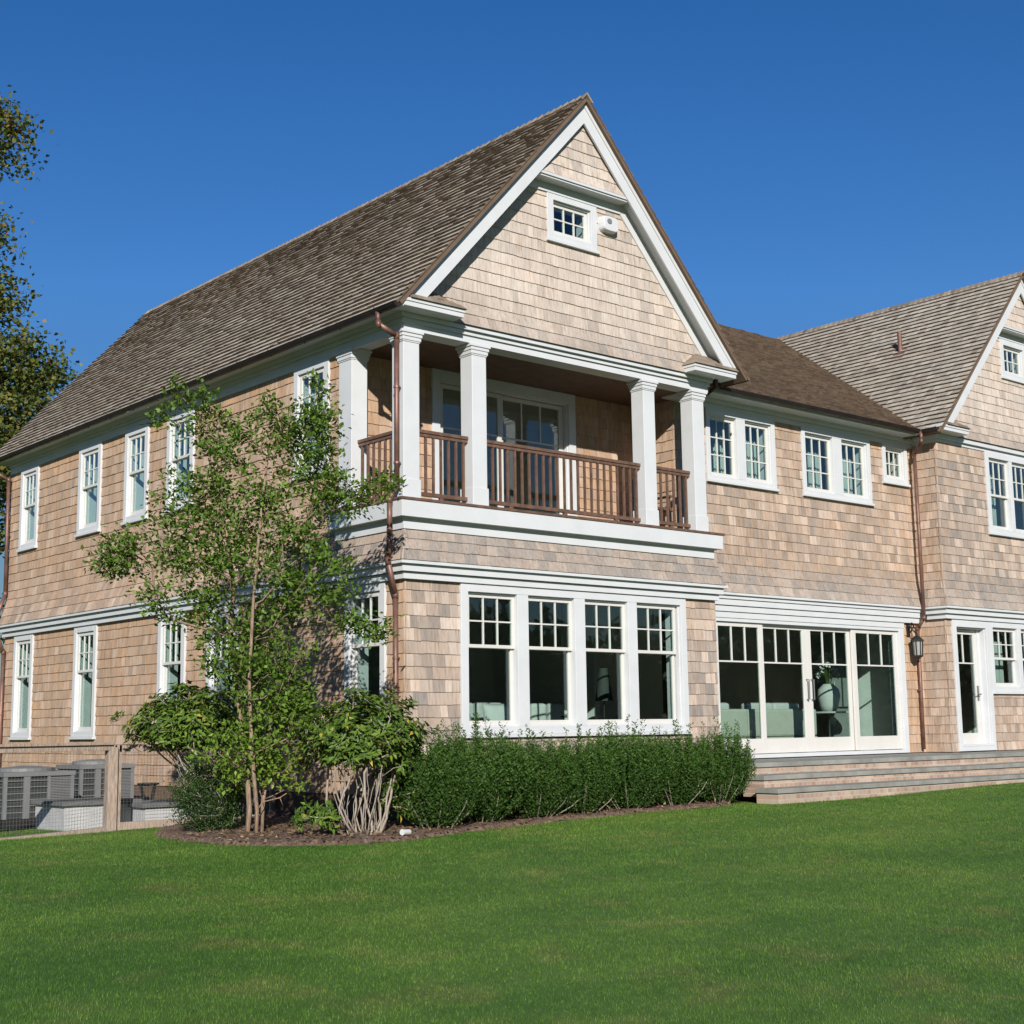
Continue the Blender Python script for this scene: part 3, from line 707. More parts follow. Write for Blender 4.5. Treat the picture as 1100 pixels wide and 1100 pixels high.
mb = MB(); mb.fbox(Fr, 12.75, 13.85, 1.16, 1.20, -.2, .05); mb.fbox(Fr, 13.70, 13.80, 1.18, 3.36, -.16, -.10); mb.build('threshold', M['white'], door)
mb = MB(); mb.fbox(Fr, 13.63, 13.67, 2.0, 2.28, -.12, -.105); mb.tube([Fr(13.65, 2.12, -.11), Fr(13.65, 2.12, -.05), Fr(13.53, 2.12, -.05)], .012, 6); mb.build('handle', M['lid'], door)
# wall lantern beside the sliding doors
lx, ly, lz = 12.05, .52, 2.93
mb = MB()
mb.lathe((lx, ly, lz+.16), [(.125, 0), (.12, .02), (.05, .085), (.02, .10), (.018, .13)], 8); mb.lathe((lx, ly, lz-.12), [(.02, -.06), (.05, -.03), (.10, 0), (.10, .02)], 8)
for k in range(8):
    t = 2*math.pi*(k+.5)/8; mb.tube([(lx+.085*math.cos(t), ly+.085*math.sin(t), lz-.11), (lx+.105*math.cos(t), ly+.105*math.sin(t), lz+.165)], .008, 5)
for sg in (0, 1):
    mb.tube([(lx+.02*sg, ly, lz+.28), (lx-.09, ly+.02, lz+.36), (lx-.10, ly+.05, lz+.44), (lx-.02, ly+.08, lz+.50), (lx+.07, ly+.1, lz+.44), (lx+.06, YM-.04, lz+.34)], .012, 6)
mb.tube([(lx, ly, lz+.28), (lx, ly+.03, lz+.40), (lx, YM-.02, lz+.42)], .014, 6); mb.box(lx-.05, lx+.05, YM-.03, YM-.005, lz+.25, lz+.5)
lan = mb.build('wall_lantern', M['black'], H)
mb = MB(); mb.lathe((lx, ly, lz-.1), [(.075, 0), (.09, .26)], 8); mb.build('lantern_glass', simple('seeded_glass', (.42, .42, .38), .25), lan)
# flood light on the gable
mb = MB(); n = 20
def sup(k, rx, rz): 
    t = 2*math.pi*k/n; c, s_ = math.cos(t), math.sin(t); return (math.copysign(abs(c)**.5, c)*rx, math.copysign(abs(s_)**.5, s_)*rz)
ring_ = [sup(k, .175, .13) for k in range(n)]
mb.prism([(3.73+a, -.02, 9.02+b) for a, b in ring_][::-1], [(3.73+a*.86, -.14, 9.02+b*.86) for a, b in ring_][::-1])
fl_ = mb.build('flood_light', M['white'], H, bevel=.008)
mb = MB(); mb.prism([(3.69+.05*math.cos(k*.3142), -.139, 9.05+.045*math.sin(k*.3142)) for k in range(20)][::-1], [(3.69+.045*math.cos(k*.3142), -.15, 9.05+.04*math.sin(k*.3142)) for k in range(20)][::-1]); mb.build('lens', M['lens'], fl_)

# ---- interior shell -------------------------------------------------------------
mb = MB(); mb.box(.26, 5.85, .27, YB-.3, 1.0, 1.05); mb.box(5.86, 19, YM+.26, 9, 1.0, 1.05)
mb.box(.26, 5.85, .27, YB-.3, 4.36, 4.42); mb.box(5.86, 19, YM+.27, 9, 4.36, 4.42); mb.build('floor', M['floorwood'], H)
mb = MB(); mb.box(.26, 5.85, .27, YB-.3, 4.2, 4.26); mb.box(5.86, 19, YM+.27, 9, 4.2, 4.26); mb.box(.26, 5.85, 1.76, YB-.3, 6.9, 6.94); mb.box(5.9, 19, YM+.27, 9, 6.9, 6.94); mb.build('ceiling', M['plaster'], H)
mb = MB()
for z0, z1 in ((1.05, 4.2), (4.42, 6.9)):
    mb.box(.26, 5.8, 5.2, 5.3, z0, z1); mb.box(3.4, 3.5, 5.3, YB-.3, z0, z1); mb.box(6.0, 19, 6.5, 6.6, z0, z1); mb.box(5.80, 5.90, 2.6 if z0 < 2 else 1.8, YB-.3, z0, z1)
    mb.box(12.4, 12.5, 1.0, 6.5, z0, z1); mb.box(18.9, 19.0, .2, 9, z0, z1); mb.box(.26, 3.4, 8.3, 8.4, z0, z1)
mb.box(3.3, 3.9, 3.6, 5.2, 1.05, 4.2)
mb.build('interior_wall', M['plaster'], H)

# ------------------------------------------------------------------ terrace steps
st = thing('terrace_steps', (9, -.8, .6), 'long brick terrace steps with grey bluestone treads below sliding doors', 'steps')
def treads(z, yf, x0, yb, drop):
    mb = MB(); x = x0
    while x < 21:
        x2 = min(21, x+random.uniform(1.3, 1.9)); mb.box(x+.003, x2-.003, yf-.03, yb, z-.065, z+random.uniform(-.003, .003)); x = x2
    mb.build('tread', M['bluestone'], st, bevel=.006)
    mb = MB(); mb.box(x0+.03, 21, yf, yb, z-drop, z-.066); mb.build('riser', M['brick'], st)
treads(1.055, -.85, 5.5, -.02, .3); 
mb = MB(); mb.box(5.93, 21, -.0195, YM+.02, .9, 1.054); mb.build('landing', M['bluestone'], st)
treads(.885, -1.22, 5.4, -.83, .3); treads(.715, -1.59, 5.25, -1.2, .45)

# ------------------------------------------------------------------ interior furniture
def sofa(name, x, y, rot, w_, label, arm=True, group=None):
    o = thing(name, (x, y, 1.055), label, 'sofa', group); c, s_ = math.cos(rot), math.sin(rot)
    def B(mb, a0, a1, b0, b1, z0, z1):
        P = lambda a, b, z: (x+a*c-b*s_, y+a*s_+b*c, 1.055+z)
        mb.prism([P(a0, b0, z0), P(a1, b0, z0), P(a1, b1, z0), P(a0, b1, z0)], [P(a0, b0, z1), P(a1, b0, z1), P(a1, b1, z1), P(a0, b1, z1)])
    h = w_/2
    mb = MB(); B(mb, -h, h, 0, .9, .08, .34); mb.build('base', M['sofa'], o, bevel=.02)
    mb = MB(); B(mb, -h, h, 0, .2, .345, .82); mb.build('backrest', M['sofa'], o, bevel=.04)
    for e in (-h, h-.2):
        mb = MB(); B(mb, e, e+.2, .205, .9, .345, .62); mb.build('armrest', M['sofa'], o, bevel=.04)
    k = 2 if w_ < 2.2 else 3; q = (w_-.4)/k
    for i in range(k):
        mb = MB(); B(mb, -h+.2+q*i+.01, -h+.2+q*(i+1)-.01, .21, .9, .345, .48); mb.build('seat_cushion', M['sofa'], o, bevel=.03)
        mb = MB(); B(mb, -h+.2+q*i+.01, -h+.2+q*(i+1)-.01, .21, .38, .485, .93); mb.build('back_cushion', M['cushion'], o, bevel=.05)
    return o
sofa('sofa', 7.35, 1.35, 0, 1.7, 'cream sofa seen from behind through the leftmost sliding door pane')
sofa('sofa', 9.15, 1.35, 0, 1.85, 'longer cream sofa seen from behind through the second sliding door pane')
sofa('sofa', 2.3, 2.2, math.pi, 2.4, 'white sofa with its seat near the front window group')
def pil(x, y, z, ang, label):
    mb = MB(); mb.pillow((x, y, z), (math.cos(ang), math.sin(ang), 0), (-.15*math.sin(ang), .15*math.cos(ang), .98), (-math.sin(ang), math.cos(ang), 0), .5, .5, .2)
    tag(mb.build('throw_pillow', M['cushion'], None, True), label, 'pillow')
pil(1.65, .95, 1.66, .3, 'white throw pillow in the first pane of the front window group')
pil(2.35, .98, 1.72, -.2, 'upright white throw pillow at the left of the second front window pane')
pil(2.75, 1.0, 1.68, .2, 'white throw pillow at the right of the second front window pane')
mb = MB(); mb.box(1.0, 3.0, .55, 1.25, 1.06, 1.5); tag(mb.build('window_bench', M['cushion'], None, bevel=.05), 'low white upholstered bench under the front window group', 'bench')
pil(6.9, 1.62, 2.06, .2, 'pale pillow leaning over the back of the left cream sofa')
# arm chair, lamp, table
ch = sofa('armchair', 4.55, 2.6, math.pi*.9, 1.0, 'white armchair seen through the right panes of the front window group')
ch['category'] = 'armchair'
fl = thing('floor_lamp', (4.75, 1.3, 1.055), 'slim floor lamp with a dark tapered shade inside the rightmost front pane', 'lamp')
mb = MB(); mb.lathe((4.75, 1.3, 1.055), [(.13, 0), (.13, .02), (.012, .03), (.012, 1.0)], 14); mb.build('stand', M['black'], fl)
mb = MB(); mb.lathe((4.75, 1.3, 2.0), [(.14, 0), (.07, .5)], 18); mb.build('lamp_shade', M['darkshade'], fl)
tb = thing('side_table', (4.0, 1.2, 1.055), 'small black side table inside the third front pane', 'table')
mb = MB(); mb.lathe((4.0, 1.2, 1.75), [(.2, 0), (.2, .025)], 20); mb.build('tabletop', M['black'], tb)
for a in range(3):
    mb = MB(); mb.tube([(4.0+.15*math.cos(a*2.1), 1.2+.15*math.sin(a*2.1), 1.75), (4.0+.19*math.cos(a*2.1), 1.2+.19*math.sin(a*2.1), 1.056)], .014, 6); mb.build('leg', M['black'], tb)
pd = thing('pendant_lamp', (4.55, 2.0, 4.19), 'square cream pendant shade hanging inside the rightmost front pane', 'lamp')
mb = MB(); mb.box(4.35, 4.75, 1.8, 2.2, 2.75, 3.15); mb.build('lamp_shade', M['shade'], pd, bevel=.01)
mb = MB(); mb.tube([(4.55, 2, 3.15), (4.55, 2, 4.19)], .01, 6); mb.build('cord', M['black'], pd)
vt = thing('pedestal_table', (11.0, 1.75, 1.055), 'round white pedestal table behind the third sliding door pane', 'table')
mb = MB(); mb.lathe((11.0, 1.75, 1.80), [(.42, 0), (.43, .03)], 28); mb.build('tabletop', M['cushion'], vt)
mb = MB(); mb.lathe((11.0, 1.75, 1.055), [(.26, 0), (.24, .03), (.05, .1), (.04, .6), (.08, .745)], 18); mb.build('pedestal', M['cabinet'], vt)
va = thing('ceramic_vase', (10.9, 1.7, 1.831), 'white ceramic vase on the round pedestal table', 'vase')
mb = MB(); mb.lathe((10.9, 1.7, 1.831), [(.12, 0), (.17, .1), (.21, .28), (.19, .40), (.11, .48), (.09, .50)], 22); mb.build('body', M['cushion'], va, True)
fb = thing('flower_bunch', (10.9, 1.7, 2.33), 'bunch of white flowers standing in the ceramic vase', 'flowers')
for k in range(34):
    t, ph = random.uniform(0, 6.28), random.uniform(0, 1); r_ = .2*math.sqrt(random.random()); c = Vector((10.87+r_*math.cos(t), 1.7+r_*math.sin(t), 2.45+.42*ph))
    mb = MB()
    for q in range(6):
        a = q*1.047+ph; d = Vector((math.cos(a), math.sin(a), .25)); e = Vector((-math.sin(a), math.cos(a), 0))
        mb.poly([c, c+d*.035+e*.022, c+d*.065+Vector((0, 0, .01)), c+d*.035-e*.022])
        d2 = Vector((math.cos(a+.5), -.6, math.sin(a+.5))); mb.poly([c, c+d2*.04+e*.02, c+d2*.06, c+d2*.04-e*.02])
    mb.build('flower', M['petal'], fb)
mb = MB()
for k in range(9): mb.tube([(10.9, 1.7, 2.2), (10.9+random.uniform(-.15, .15), 1.7+random.uniform(-.15, .15), 2.7)], .006, 4)
mb.build('stalk', M['leaf_rhodo'], fb)
cb = thing('tall_cabinet', (11.9, 2.2, 1.055), 'tall grey cabinet behind the rightmost sliding door pane', 'cabinet')
mb = MB(); mb.box(11.5, 12.35, 2.1, 2.7, 1.06, 3.3); mb.build('carcass', M['cabinet'], cb)
for a, b in ((11.51, 11.92), (11.93, 12.34)):
    mb = MB(); mb.box(a, b, 2.075, 2.098, 1.1, 3.28); d_ = mb.build('cabinet_door', M['cabinet'], cb, bevel=.004)
    mb = MB(); mb.tube([(a+.05, 2.055, 1.9), (a+.05, 2.055, 2.4)], .01, 6); mb.build('handle', M['sofa'], d_)
def curtain(F, u0, u1, z0, z1, d, label):
    mb = MB(); n = 40
    pts = [(u0+(u1-u0)*k/n, .035*math.sin(k*1.1)+.012*math.sin(k*2.7)) for k in range(n+1)]
    for (a, p_), (b, q_) in zip(pts, pts[1:]): mb.poly([F(a, z0, d+p_), F(b, z0, d+q_), F(b, z1, d+q_), F(a, z1, d+p_)])
    o = mb.build('curtain', M['curtain'], None, True); tag(o, label, 'curtain', 'curtains inside the upper windows')
    s_ = o.modifiers.new('solid', 'SOLIDIFY'); s_.thickness = .004
for u0_, u1_, nm in ((7.12, 7.5, 'left casement of the double window beside the balcony'), (8.0, 8.45, 'right casement of the double window beside the balcony'), (9.72, 10.12, 'left casement of the farther double window'), (10.72, 11.15, 'right casement of the farther double window')):
    curtain(Fm, u0_, u1_, 4.6, 6.82, -.36, 'pale curtain inside the '+nm)
curtain(Fr, 14.80, 15.1, 4.6, 6.82, -.36, 'pale curtain inside the upper window of the right wing')
curtain(Fr, 14.70, 14.98, 1.2, 3.5, -.36, 'pale curtain inside the ground floor window of the right wing')

# ------------------------------------------------------------------ balcony chair
bc = thing('balcony_chair', (5.35, .75, 4.531), 'dark wooden chair standing behind the right end of the balcony railing', 'chair')
mb = MB(); mb.box(5.12, 5.55, .50, .95, 4.93, 4.97); mb.build('seat', M['rail'], bc)
for a, b in ((5.13, .51), (5.51, .51), (5.13, .91), (5.51, .91)):
    mb = MB(); mb.box(a, a+.035, b, b+.035, 4.531, 4.928 if b < .8 else 5.45); mb.build('leg', M['black'], bc)
mb = MB()
for z in (5.1, 5.25, 5.38): mb.box(5.166, 5.509, .915, .935, z, z+.07)
mb.build('backrest', M['rail'], bc)
for a in (5.10, 5.52):
    mb = MB(); mb.box(a, a+.06, .5, .95, 5.15, 5.18); mb.box(a+.01, a+.045, .545, .58, 4.971, 5.149); mb.build('armrest', M['rail'], bc)

# ------------------------------------------------------------------ fence and gate
fz = .36
fe = thing('mesh_fence', (-3.6, 2.8, fz), 'weathered cedar fence panel with wire mesh at the left edge', 'fence')
pA, pB = Vector((-2.47, 3.05, 0)), Vector((-6.5, 2.35, 0))
dF = (pB-pA).normalized(); nF = Vector((-dF.y, dF.x, 0))
def fbar(mb, p, q, w_, z0, z1, z0b=None, z1b=None):
    p, q = Vector(p), Vector(q); d = (q-p).normalized(); s_ = Vector((-d.y, d.x, 0))*w_; z0b = z0 if z0b is None else z0b; z1b = z1 if z1b is None else z1b
    mb.prism([(*(p-s_).xy, z0), (*(q-s_).xy, z0b), (*(q+s_).xy, z0b), (*(p+s_).xy, z0)], [(*(p-s_).xy, z1), (*(q-s_).xy, z1b), (*(q+s_).xy, z1b), (*(p+s_).xy, z1)])
def wire(p, q, z0, z1, parent, sp=.045):
    mb = MB(); p, q = Vector(p), Vector(q); L = (q-p).length; n = int(L/sp)
    for k in range(n+1):
        c = p+(q-p)*k/n; mb.box(c.x-.0009, c.x+.0009, c.y-.0009, c.y+.0009, z0, z1)
    for k in range(int((z1-z0)/sp)+1):
        z = z0+k*sp; fbar(mb, p, q, .0009, z-.0009, z+.0009)
    mb.build('wire_mesh', M['ac'], parent)
mb = MB(); fbar(mb, pA, pB, .055, 1.39, 1.46); mb.build('top_rail', M['fence'], fe, bevel=.004)
mb = MB(); fbar(mb, pA, pB, .09, 1.462, 1.495); mb.build('cap_rail', M['fence'], fe, bevel=.004)
mb = MB(); fbar(mb, pA, pB, .045, .33, .42, .22, .31); mb.build('bottom_rail', M['fence'], fe, bevel=.004)
for c, nm in ((pA, 0), (pB, 1)):
    mb = MB(); mb.box(c.x-.065, c.x+.065, c.y-.065, c.y+.065, .1, 1.43); mb.build('post', M['fence'], fe, bevel=.006)
wire(pA+dF*.07, pB, .34, 1.40, fe)
ga = thing('mesh_gate', (-1.2, 3.05, fz), 'cedar gate panel with wire mesh between fence post and house', 'gate')
gA, gB = Vector((-2.37, 3.06, 0)), Vector((-.05, 3.06, 0))
for c in (gA, gB):
    mb = MB(); mb.box(c.x-.035, c.x+.035, c.y-.03, c.y+.03, .36, 1.46); mb.build('stile', M['fence'], ga, bevel=.004)
mb = MB(); fbar(mb, gA, gB, .03, 1.37, 1.455); mb.build('top_rail', M['fence'], ga); 
mb = MB(); fbar(mb, gA, gB, .032, .37, .47); mb.build('bottom_rail', M['fence'], ga)
wire(gA, gB, .46, 1.40, ga)

# ------------------------------------------------------------------ air conditioners, wells
def ac(x0, y0, w_, h, z, label):
    o = thing('air_conditioner', (x0+w_/2, y0+w_/2, z), label, 'air conditioner', 'air conditioners behind the fence')
    e = .05
    mb = MB(); mb.box(x0, x0+w_, y0, y0+w_, z-.06, z+.07); mb.build('base_pan', M['black'], o)
    mb = MB(); mb.box(x0+.03, x0+w_-.03, y0+.03, y0+w_-.03, z+.071, z+h-.06); mb.build('coil', M['ac_dark'], o)
    mb = MB()
    mb.box(x0-.01, x0+w_+.01, y0-.01, y0+w_+.01, z+h-.06, z+h)
    for a in (x0, x0+w_-e):
        for b in (y0, y0+w_-e): mb.box(a, a+e, b, b+e, z+.071, z+h-.061)
    c = x0+w_*.62
    mb.box(c, c+.035, y0, y0+.03, z+.071, z+h-.061); mb.box(x0+w_*.28, x0+w_*.28+.09, y0, y0+.03, z+.071, z+h-.061)
    k = 0
    while z+.11+k*.022 < z+h-.08:                        # fine corrugated panel at the right of the front
        mb.box(c+.036, x0+w_-e-.001, y0+.004, y0+.028, z+.10+k*.022, z+.115+k*.022); k += 1
    k = 0
    while z+.15+k*.085 < z+h-.08:
        zz = z+.15+k*.085; mb.box(x0+e, c-.001, y0+.006, y0+.024, zz, zz+.012); mb.box(x0+.006, x0+.024, y0+e, y0+w_-e, zz, zz+.012); mb.box(x0+w_-.024, x0+w_-.006, y0+e, y0+w_-e, zz, zz+.012); k += 1
    mb.build('cabinet', M['ac'], o)
    mb = MB(); cx, cy = x0+w_/2, y0+w_/2
    mb.lathe((cx, cy, z+h+.001), [(w_*.40, 0), (w_*.40, .045), (w_*.36, .05), (w_*.1, .075), (w_*.05, .075)], 26); mb.build('fan_guard', M['ac'], o)
    return o
ac(-3.15, 4.9, 1.0, .70, .40, 'grey air conditioner unit nearest the left edge behind the mesh fence')
ac(-1.62, 5.9, .86, .78, .37, 'grey air conditioner unit next to the fence post')
def well(x0, x1, y0, y1, z0, z1, label):
    o = thing('well_box', ((x0+x1)/2, (y0+y1)/2, z0), label, 'well box')
    mb = MB(); mb.box(x0, x1, y0, y1, z0-.2, z1); mb.build('well_wall', M['whitewash'], o)
    mb = MB(); mb.box(x0-.05, x1+.05, y0-.05, y1+.05, z1+.001, z1+.055); mb.build('lid', M['lid'], o, bevel=.005)
well(-2.78, -1.75, 3.75, 4.7, .36, .67, 'white box with grey lid left of the fence post')
well(-1.83, -.75, 3.35, 4.35, .36, .62, 'white box with overhanging grey lid behind the gate')
ir = thing('iron_stand', (-1.0, 4.95, .40), 'small black iron stand behind the lidded white box', 'stand')
mb = MB(); mb.lathe((-1.0, 4.95, .86), [(.15, 0), (.16, .015), (.15, .03)], 18); mb.build('ring', M['black'], ir)
for a in range(4):
    t = a*1.571+.4; c, s_ = math.cos(t), math.sin(t)
    mb = MB(); mb.tube([(-1+.14*c, 4.95+.14*s_, .86), (-1+.10*c, 4.95+.10*s_, .72), (-1+.07*c, 4.95+.07*s_, .6), (-1+.13*c, 4.95+.13*s_, .36)], .018, 6); mb.build('leg', M['black'], ir)

# ------------------------------------------------------------------ planting bed
BED = [(-2.5, 1.7), (-2.75, 1.25), (-2.95, .3), (-2.98, -.8), (-2.65, -1.55), (-1.95, -1.92), (-1.2, -1.88), (-.4, -1.55), (1.5, -1.24), (3.2, -1.22), (4.7, -1.28), (4.9, -1.1), (4.9, .02), (.03, .02), (.03, 3.0), (-1.3, 3.0), (-2.1, 2.4)]
def inside(px, py, poly):
    r_ = np.zeros(px.shape, bool); j = len(poly)-1
    for i in range(len(poly)):
        (xi, yi), (xj, yj) = poly[i], poly[j]
        c = ((yi > py) != (yj > py)) & (px < (xj-xi)*(py-yi)/(yj-yi+1e-12)+xi); r_ ^= c; j = i
    return r_
g_ = .06
bx, by = np.meshgrid(np.arange(-3.5, 5.5, g_), np.arange(-2.4, 3.8, g_)); keep = inside(bx+.03*np.sin(by*9), by+.03*np.sin(bx*8), BED)
bz = gz(bx, by) + .035 + .02*rng.random(bx.shape) + .012*np.sin(bx*5)*np.sin(by*4)
vid = -np.ones(bx.shape, int); vs_ = []; fs_ = []
for j in range(bx.shape[0]-1):
    for i in range(bx.shape[1]-1):
        if keep[j, i]:
            q = []
            for jj, ii in ((j, i), (j, i+1), (j+1, i+1), (j+1, i)):
                if vid[jj, ii] < 0:
                    edge = not (keep[max(jj-1, 0), max(ii-1, 0)] and keep[jj, ii] and keep[max(jj-1, 0), ii] and keep[jj, max(ii-1, 0)])
                    vid[jj, ii] = len(vs_); vs_.append((bx[jj, ii], by[jj, ii], bz[jj, ii]-(.05 if edge else 0)))
                q.append(vid[jj, ii])
            fs_.append(q)
me = bpy.data.meshes.new('soil_bed'); me.from_pydata(vs_, [], fs_); me.materials.append(M['mulch'])
bed = bpy.data.objects.new('soil_bed', me); col.objects.link(bed); tag(bed, 'brown mulch bed along the foot of the house', 'flower bed', kind='structure')

# ------------------------------------------------------------------ foliage helpers
def leaves(name, P, Dr, L, Wd, mt, parent=None, tint=None, fold=.25, up=None, bend=.0):
    n = len(P); P = np.asarray(P, float); Dr = Dr/np.linalg.norm(Dr, axis=1, keepdims=True)
    rnd = rng.normal(size=(n, 3)) if up is None else up + .45*rng.normal(size=(n, 3))
    S = np.cross(Dr, rnd); S /= np.linalg.norm(S, axis=1, keepdims=True); Nn = np.cross(S, Dr)
    L = np.broadcast_to(np.asarray(L, float), (n,))[:, None]; Wd = np.broadcast_to(np.asarray(Wd, float), (n,))[:, None]
    a = P; b = P+Dr*L*.5+S*Wd*.5+Nn*Wd*fold; c = P+Dr*L - Nn*L*bend; d = P+Dr*L*.5-S*Wd*.5+Nn*Wd*fold
    V = np.stack([a, b, c, d], 1).reshape(-1, 3)
    me = bpy.data.meshes.new(name); me.vertices.add(4*n); me.vertices.foreach_set('co', V.ravel())
    idx = np.arange(n)[:, None]*4; T = np.concatenate([idx+[0, 1, 2], idx+[0, 2, 3]], 1).ravel()
    me.loops.add(6*n); me.loops.foreach_set('vertex_index', T.astype(np.int32))
    me.polygons.add(2*n); me.polygons.foreach_set('loop_start', np.arange(0, 6*n, 3, dtype=np.int32)); me.update(calc_edges=True)
    tint = rng.random(n) if tint is None else tint
    t3 = np.zeros((2*n, 3), np.float32); t3[:, 0] = np.repeat(np.clip(tint, 0, 1), 2)
    at = me.attributes.new('tint', 'FLOAT_VECTOR', 'FACE'); at.data.foreach_set('vector', t3.ravel())
    me.materials.append(mt); o = bpy.data.objects.new(name, me); col.objects.link(o)
    if parent is not None: attach(o, parent)
    return o
def grow(trunks, tips, rtip, k=.5, seg=.22, wob=.05, rmax=None):
    """trunks: polylines of points; each tip is joined to the nearest node lower on the skeleton. returns tube polylines"""
    P = []; par = []
    for tr in trunks:
        prev = -1 if not isinstance(tr[0], int) else tr[0]
        for p in (tr if not isinstance(tr[0], int) else tr[1:]): P.append(np.array(p, float)); par.append(prev); prev = len(P)-1
    tips = sorted(tips, key=lambda t: min(np.linalg.norm(np.array(t)-q) for q in P))
    ends = []
    for t in tips:
        t = np.array(t, float); A = np.array(P); d = t-A; dist = np.linalg.norm(d, axis=1)
        cost = dist*(1+.9*np.clip(-(d[:, 2]/(dist+1e-6)), -.3, 1)); j = int(np.argmin(cost))
        m_ = max(1, int(dist[j]/seg)); prev = j; base = A[j]; sag = rng.normal(size=3)*wob*dist[j]
        for i in range(1, m_+1):
            s_ = i/m_; P.append(base+(t-base)*s_ + sag*math.sin(math.pi*s_) + np.array([0, 0, .10*dist[j]])*math.sin(math.pi*s_)); par.append(prev); prev = len(P)-1
        ends.append(prev)
    n = len(P); w_ = np.zeros(n)
    ch = [[] for _ in range(n)]
    for i, q in enumerate(par):
        if q >= 0: ch[q].append(i)
    for i in range(n-1, -1, -1):
        w_[i] = max(1, sum(w_[c] for c in ch[i]))
    rad = rtip*w_**k
    if rmax: rad = np.minimum(rad, rmax)
    return P, par, rad, ch
def skeleton(name, P, par, rad, ch, mt, parent, minr=.0, n=6):
    mb = MB(); done = set()
    roots = [i for i, q in enumerate(par) if q < 0]
    stack = [(r_, None) for r_ in roots]
    while stack:
        i, prev = stack.pop(); line = ([prev] if prev is not None else []) + [i]
        while ch[i]:
            c = max(ch[i], key=lambda q: rad[q])
            for q in ch[i]:
                if q != c: stack.append((q, i))
            line.append(c); i = c
        if len(line) > 1:
            rr = [max(rad[q], minr) for q in line]
            if prev is not None: rr[0] = rr[1]
            nn = n if rr[0] > .012 else 4
            mb.tube([P[q] for q in line], rr, nn)
    return mb.build(name, mt, parent, True)
RV = np.array([.758, -.652, 0.]); FV = np.array([.652, .758, 0.])

# ------------------------------------------------------------------ ornamental tree in the bed
TB = np.array([-2.11, .08, .40])
def loc(px, py, d=0.): return TB + RV*((px-270)*.01115) + np.array([0, 0, (898-py)*.01115]) + FV*d
tree = thing('ornamental_tree', TB, 'slender multi stemmed tree with small green leaves at the house corner', 'tree')
tr = [[loc(264, 902, 0), loc(266, 870, .02), loc(262, 820, .03), loc(254, 770, .05), loc(247, 725, .04), loc(243, 690, .05), loc(246, 640, .0), loc(238, 580, .0), loc(222, 520, .0), loc(212, 470, 0)],
      [loc(277, 903, .1), loc(278, 860, .15), loc(284, 800, .3), loc(292, 740, .4), loc(300, 680, .45), loc(312, 600, .4), loc(326, 530, .3), loc(335, 480, .3)],
      [loc(275, 903, -.1), loc(276, 870, -.12), loc(272, 810, -.25), loc(270, 740, -.35), loc(272, 660, -.3), loc(276, 580, -.2), loc(282, 500, -.1), loc(290, 450, 0)]]
blobs = [(262, 610, 78, 85, .9, 95), (205, 455, 30, 36, .35, 26), (232, 500, 40, 45, .5, 34), (293, 480, 36, 42, .5, 40), (335, 485, 22, 50, .35, 36), (342, 540, 28, 40, .5, 28),
         (165, 600, 55, 30, .6, 40), (122, 610, 24, 13, .25, 16), (190, 655, 45, 22, .5, 28), (195, 545, 40, 34, .5, 26), (370, 545, 34, 15, .4, 22), (405, 535, 18, 9, .2, 9),
         (376, 680, 30, 12, .3, 14), (398, 690, 12, 6, .2, 5), (330, 640, 45, 50, .6, 45), (285, 720, 50, 40, .6, 48), (255, 690, 45, 35, .5, 32), (298, 790, 45, 45, .45, 92), (250, 815, 42, 32, .4, 48), (285, 745, 45, 30, .5, 40), (265, 640, 60, 60, .8, 60), (230, 570, 45, 50, .6, 40), (310, 560, 40, 50, .5, 36), (250, 720, 30, 30, .4, 20), (300, 850, 25, 20, .3, 14), (345, 465, 7, 12, .1, 5), (182, 425, 10, 8, .1, 4), (165, 455, 9, 7, .1, 4), (335, 425, 6, 12, .1, 4)]
tips = []; low = []
for cx, cy, rx, ry, rd, n in blobs:
    for _ in range(n):
        while True:
            q = rng.uniform(-1, 1, 3)
            if (q*q).sum() < 1: break
        tips.append(loc(cx+rx*q[0], cy+ry*q[1], rd*q[2]))
P, par, rad, ch = grow(tr, tips, .0042, .40, .2, .07, .05)
trunk = skeleton('trunk', P, par, rad, ch, M['bark'], tree)
LP = []; LD = []
nodes = [i for i in range(len(P)) if rad[i] < .016 and P[i][2] > 1.0]
for i in nodes:
    p = P[i]; dv = P[i]-P[par[i]]; dv = dv/(np.linalg.norm(dv)+1e-6)
    for _ in range(36 if not ch[i] else 15):
        s_ = rng.normal(size=3)*.5 + dv*.6 + np.array([0, 0, .05]); LP.append(p + rng.normal(size=3)*np.array([.075, .075, .06])); LD.append(s_)
LP = np.array(LP); LD = np.array(LD); LD[:, 2] -= .15
yel = .22*rng.random(len(LP)) + .36*rng.random(len(LP)) + .32*np.clip((2.3-LP[:, 2])/1.2, 0, 1) + .10*(rng.random(len(LP)) > .93)
leaves('crown', LP, LD, rng.uniform(.052, .088, len(LP)), rng.uniform(.032, .05, len(LP)), M['leaf_tree'], tree, yel, .2, np.array([0, 0, 1.]))

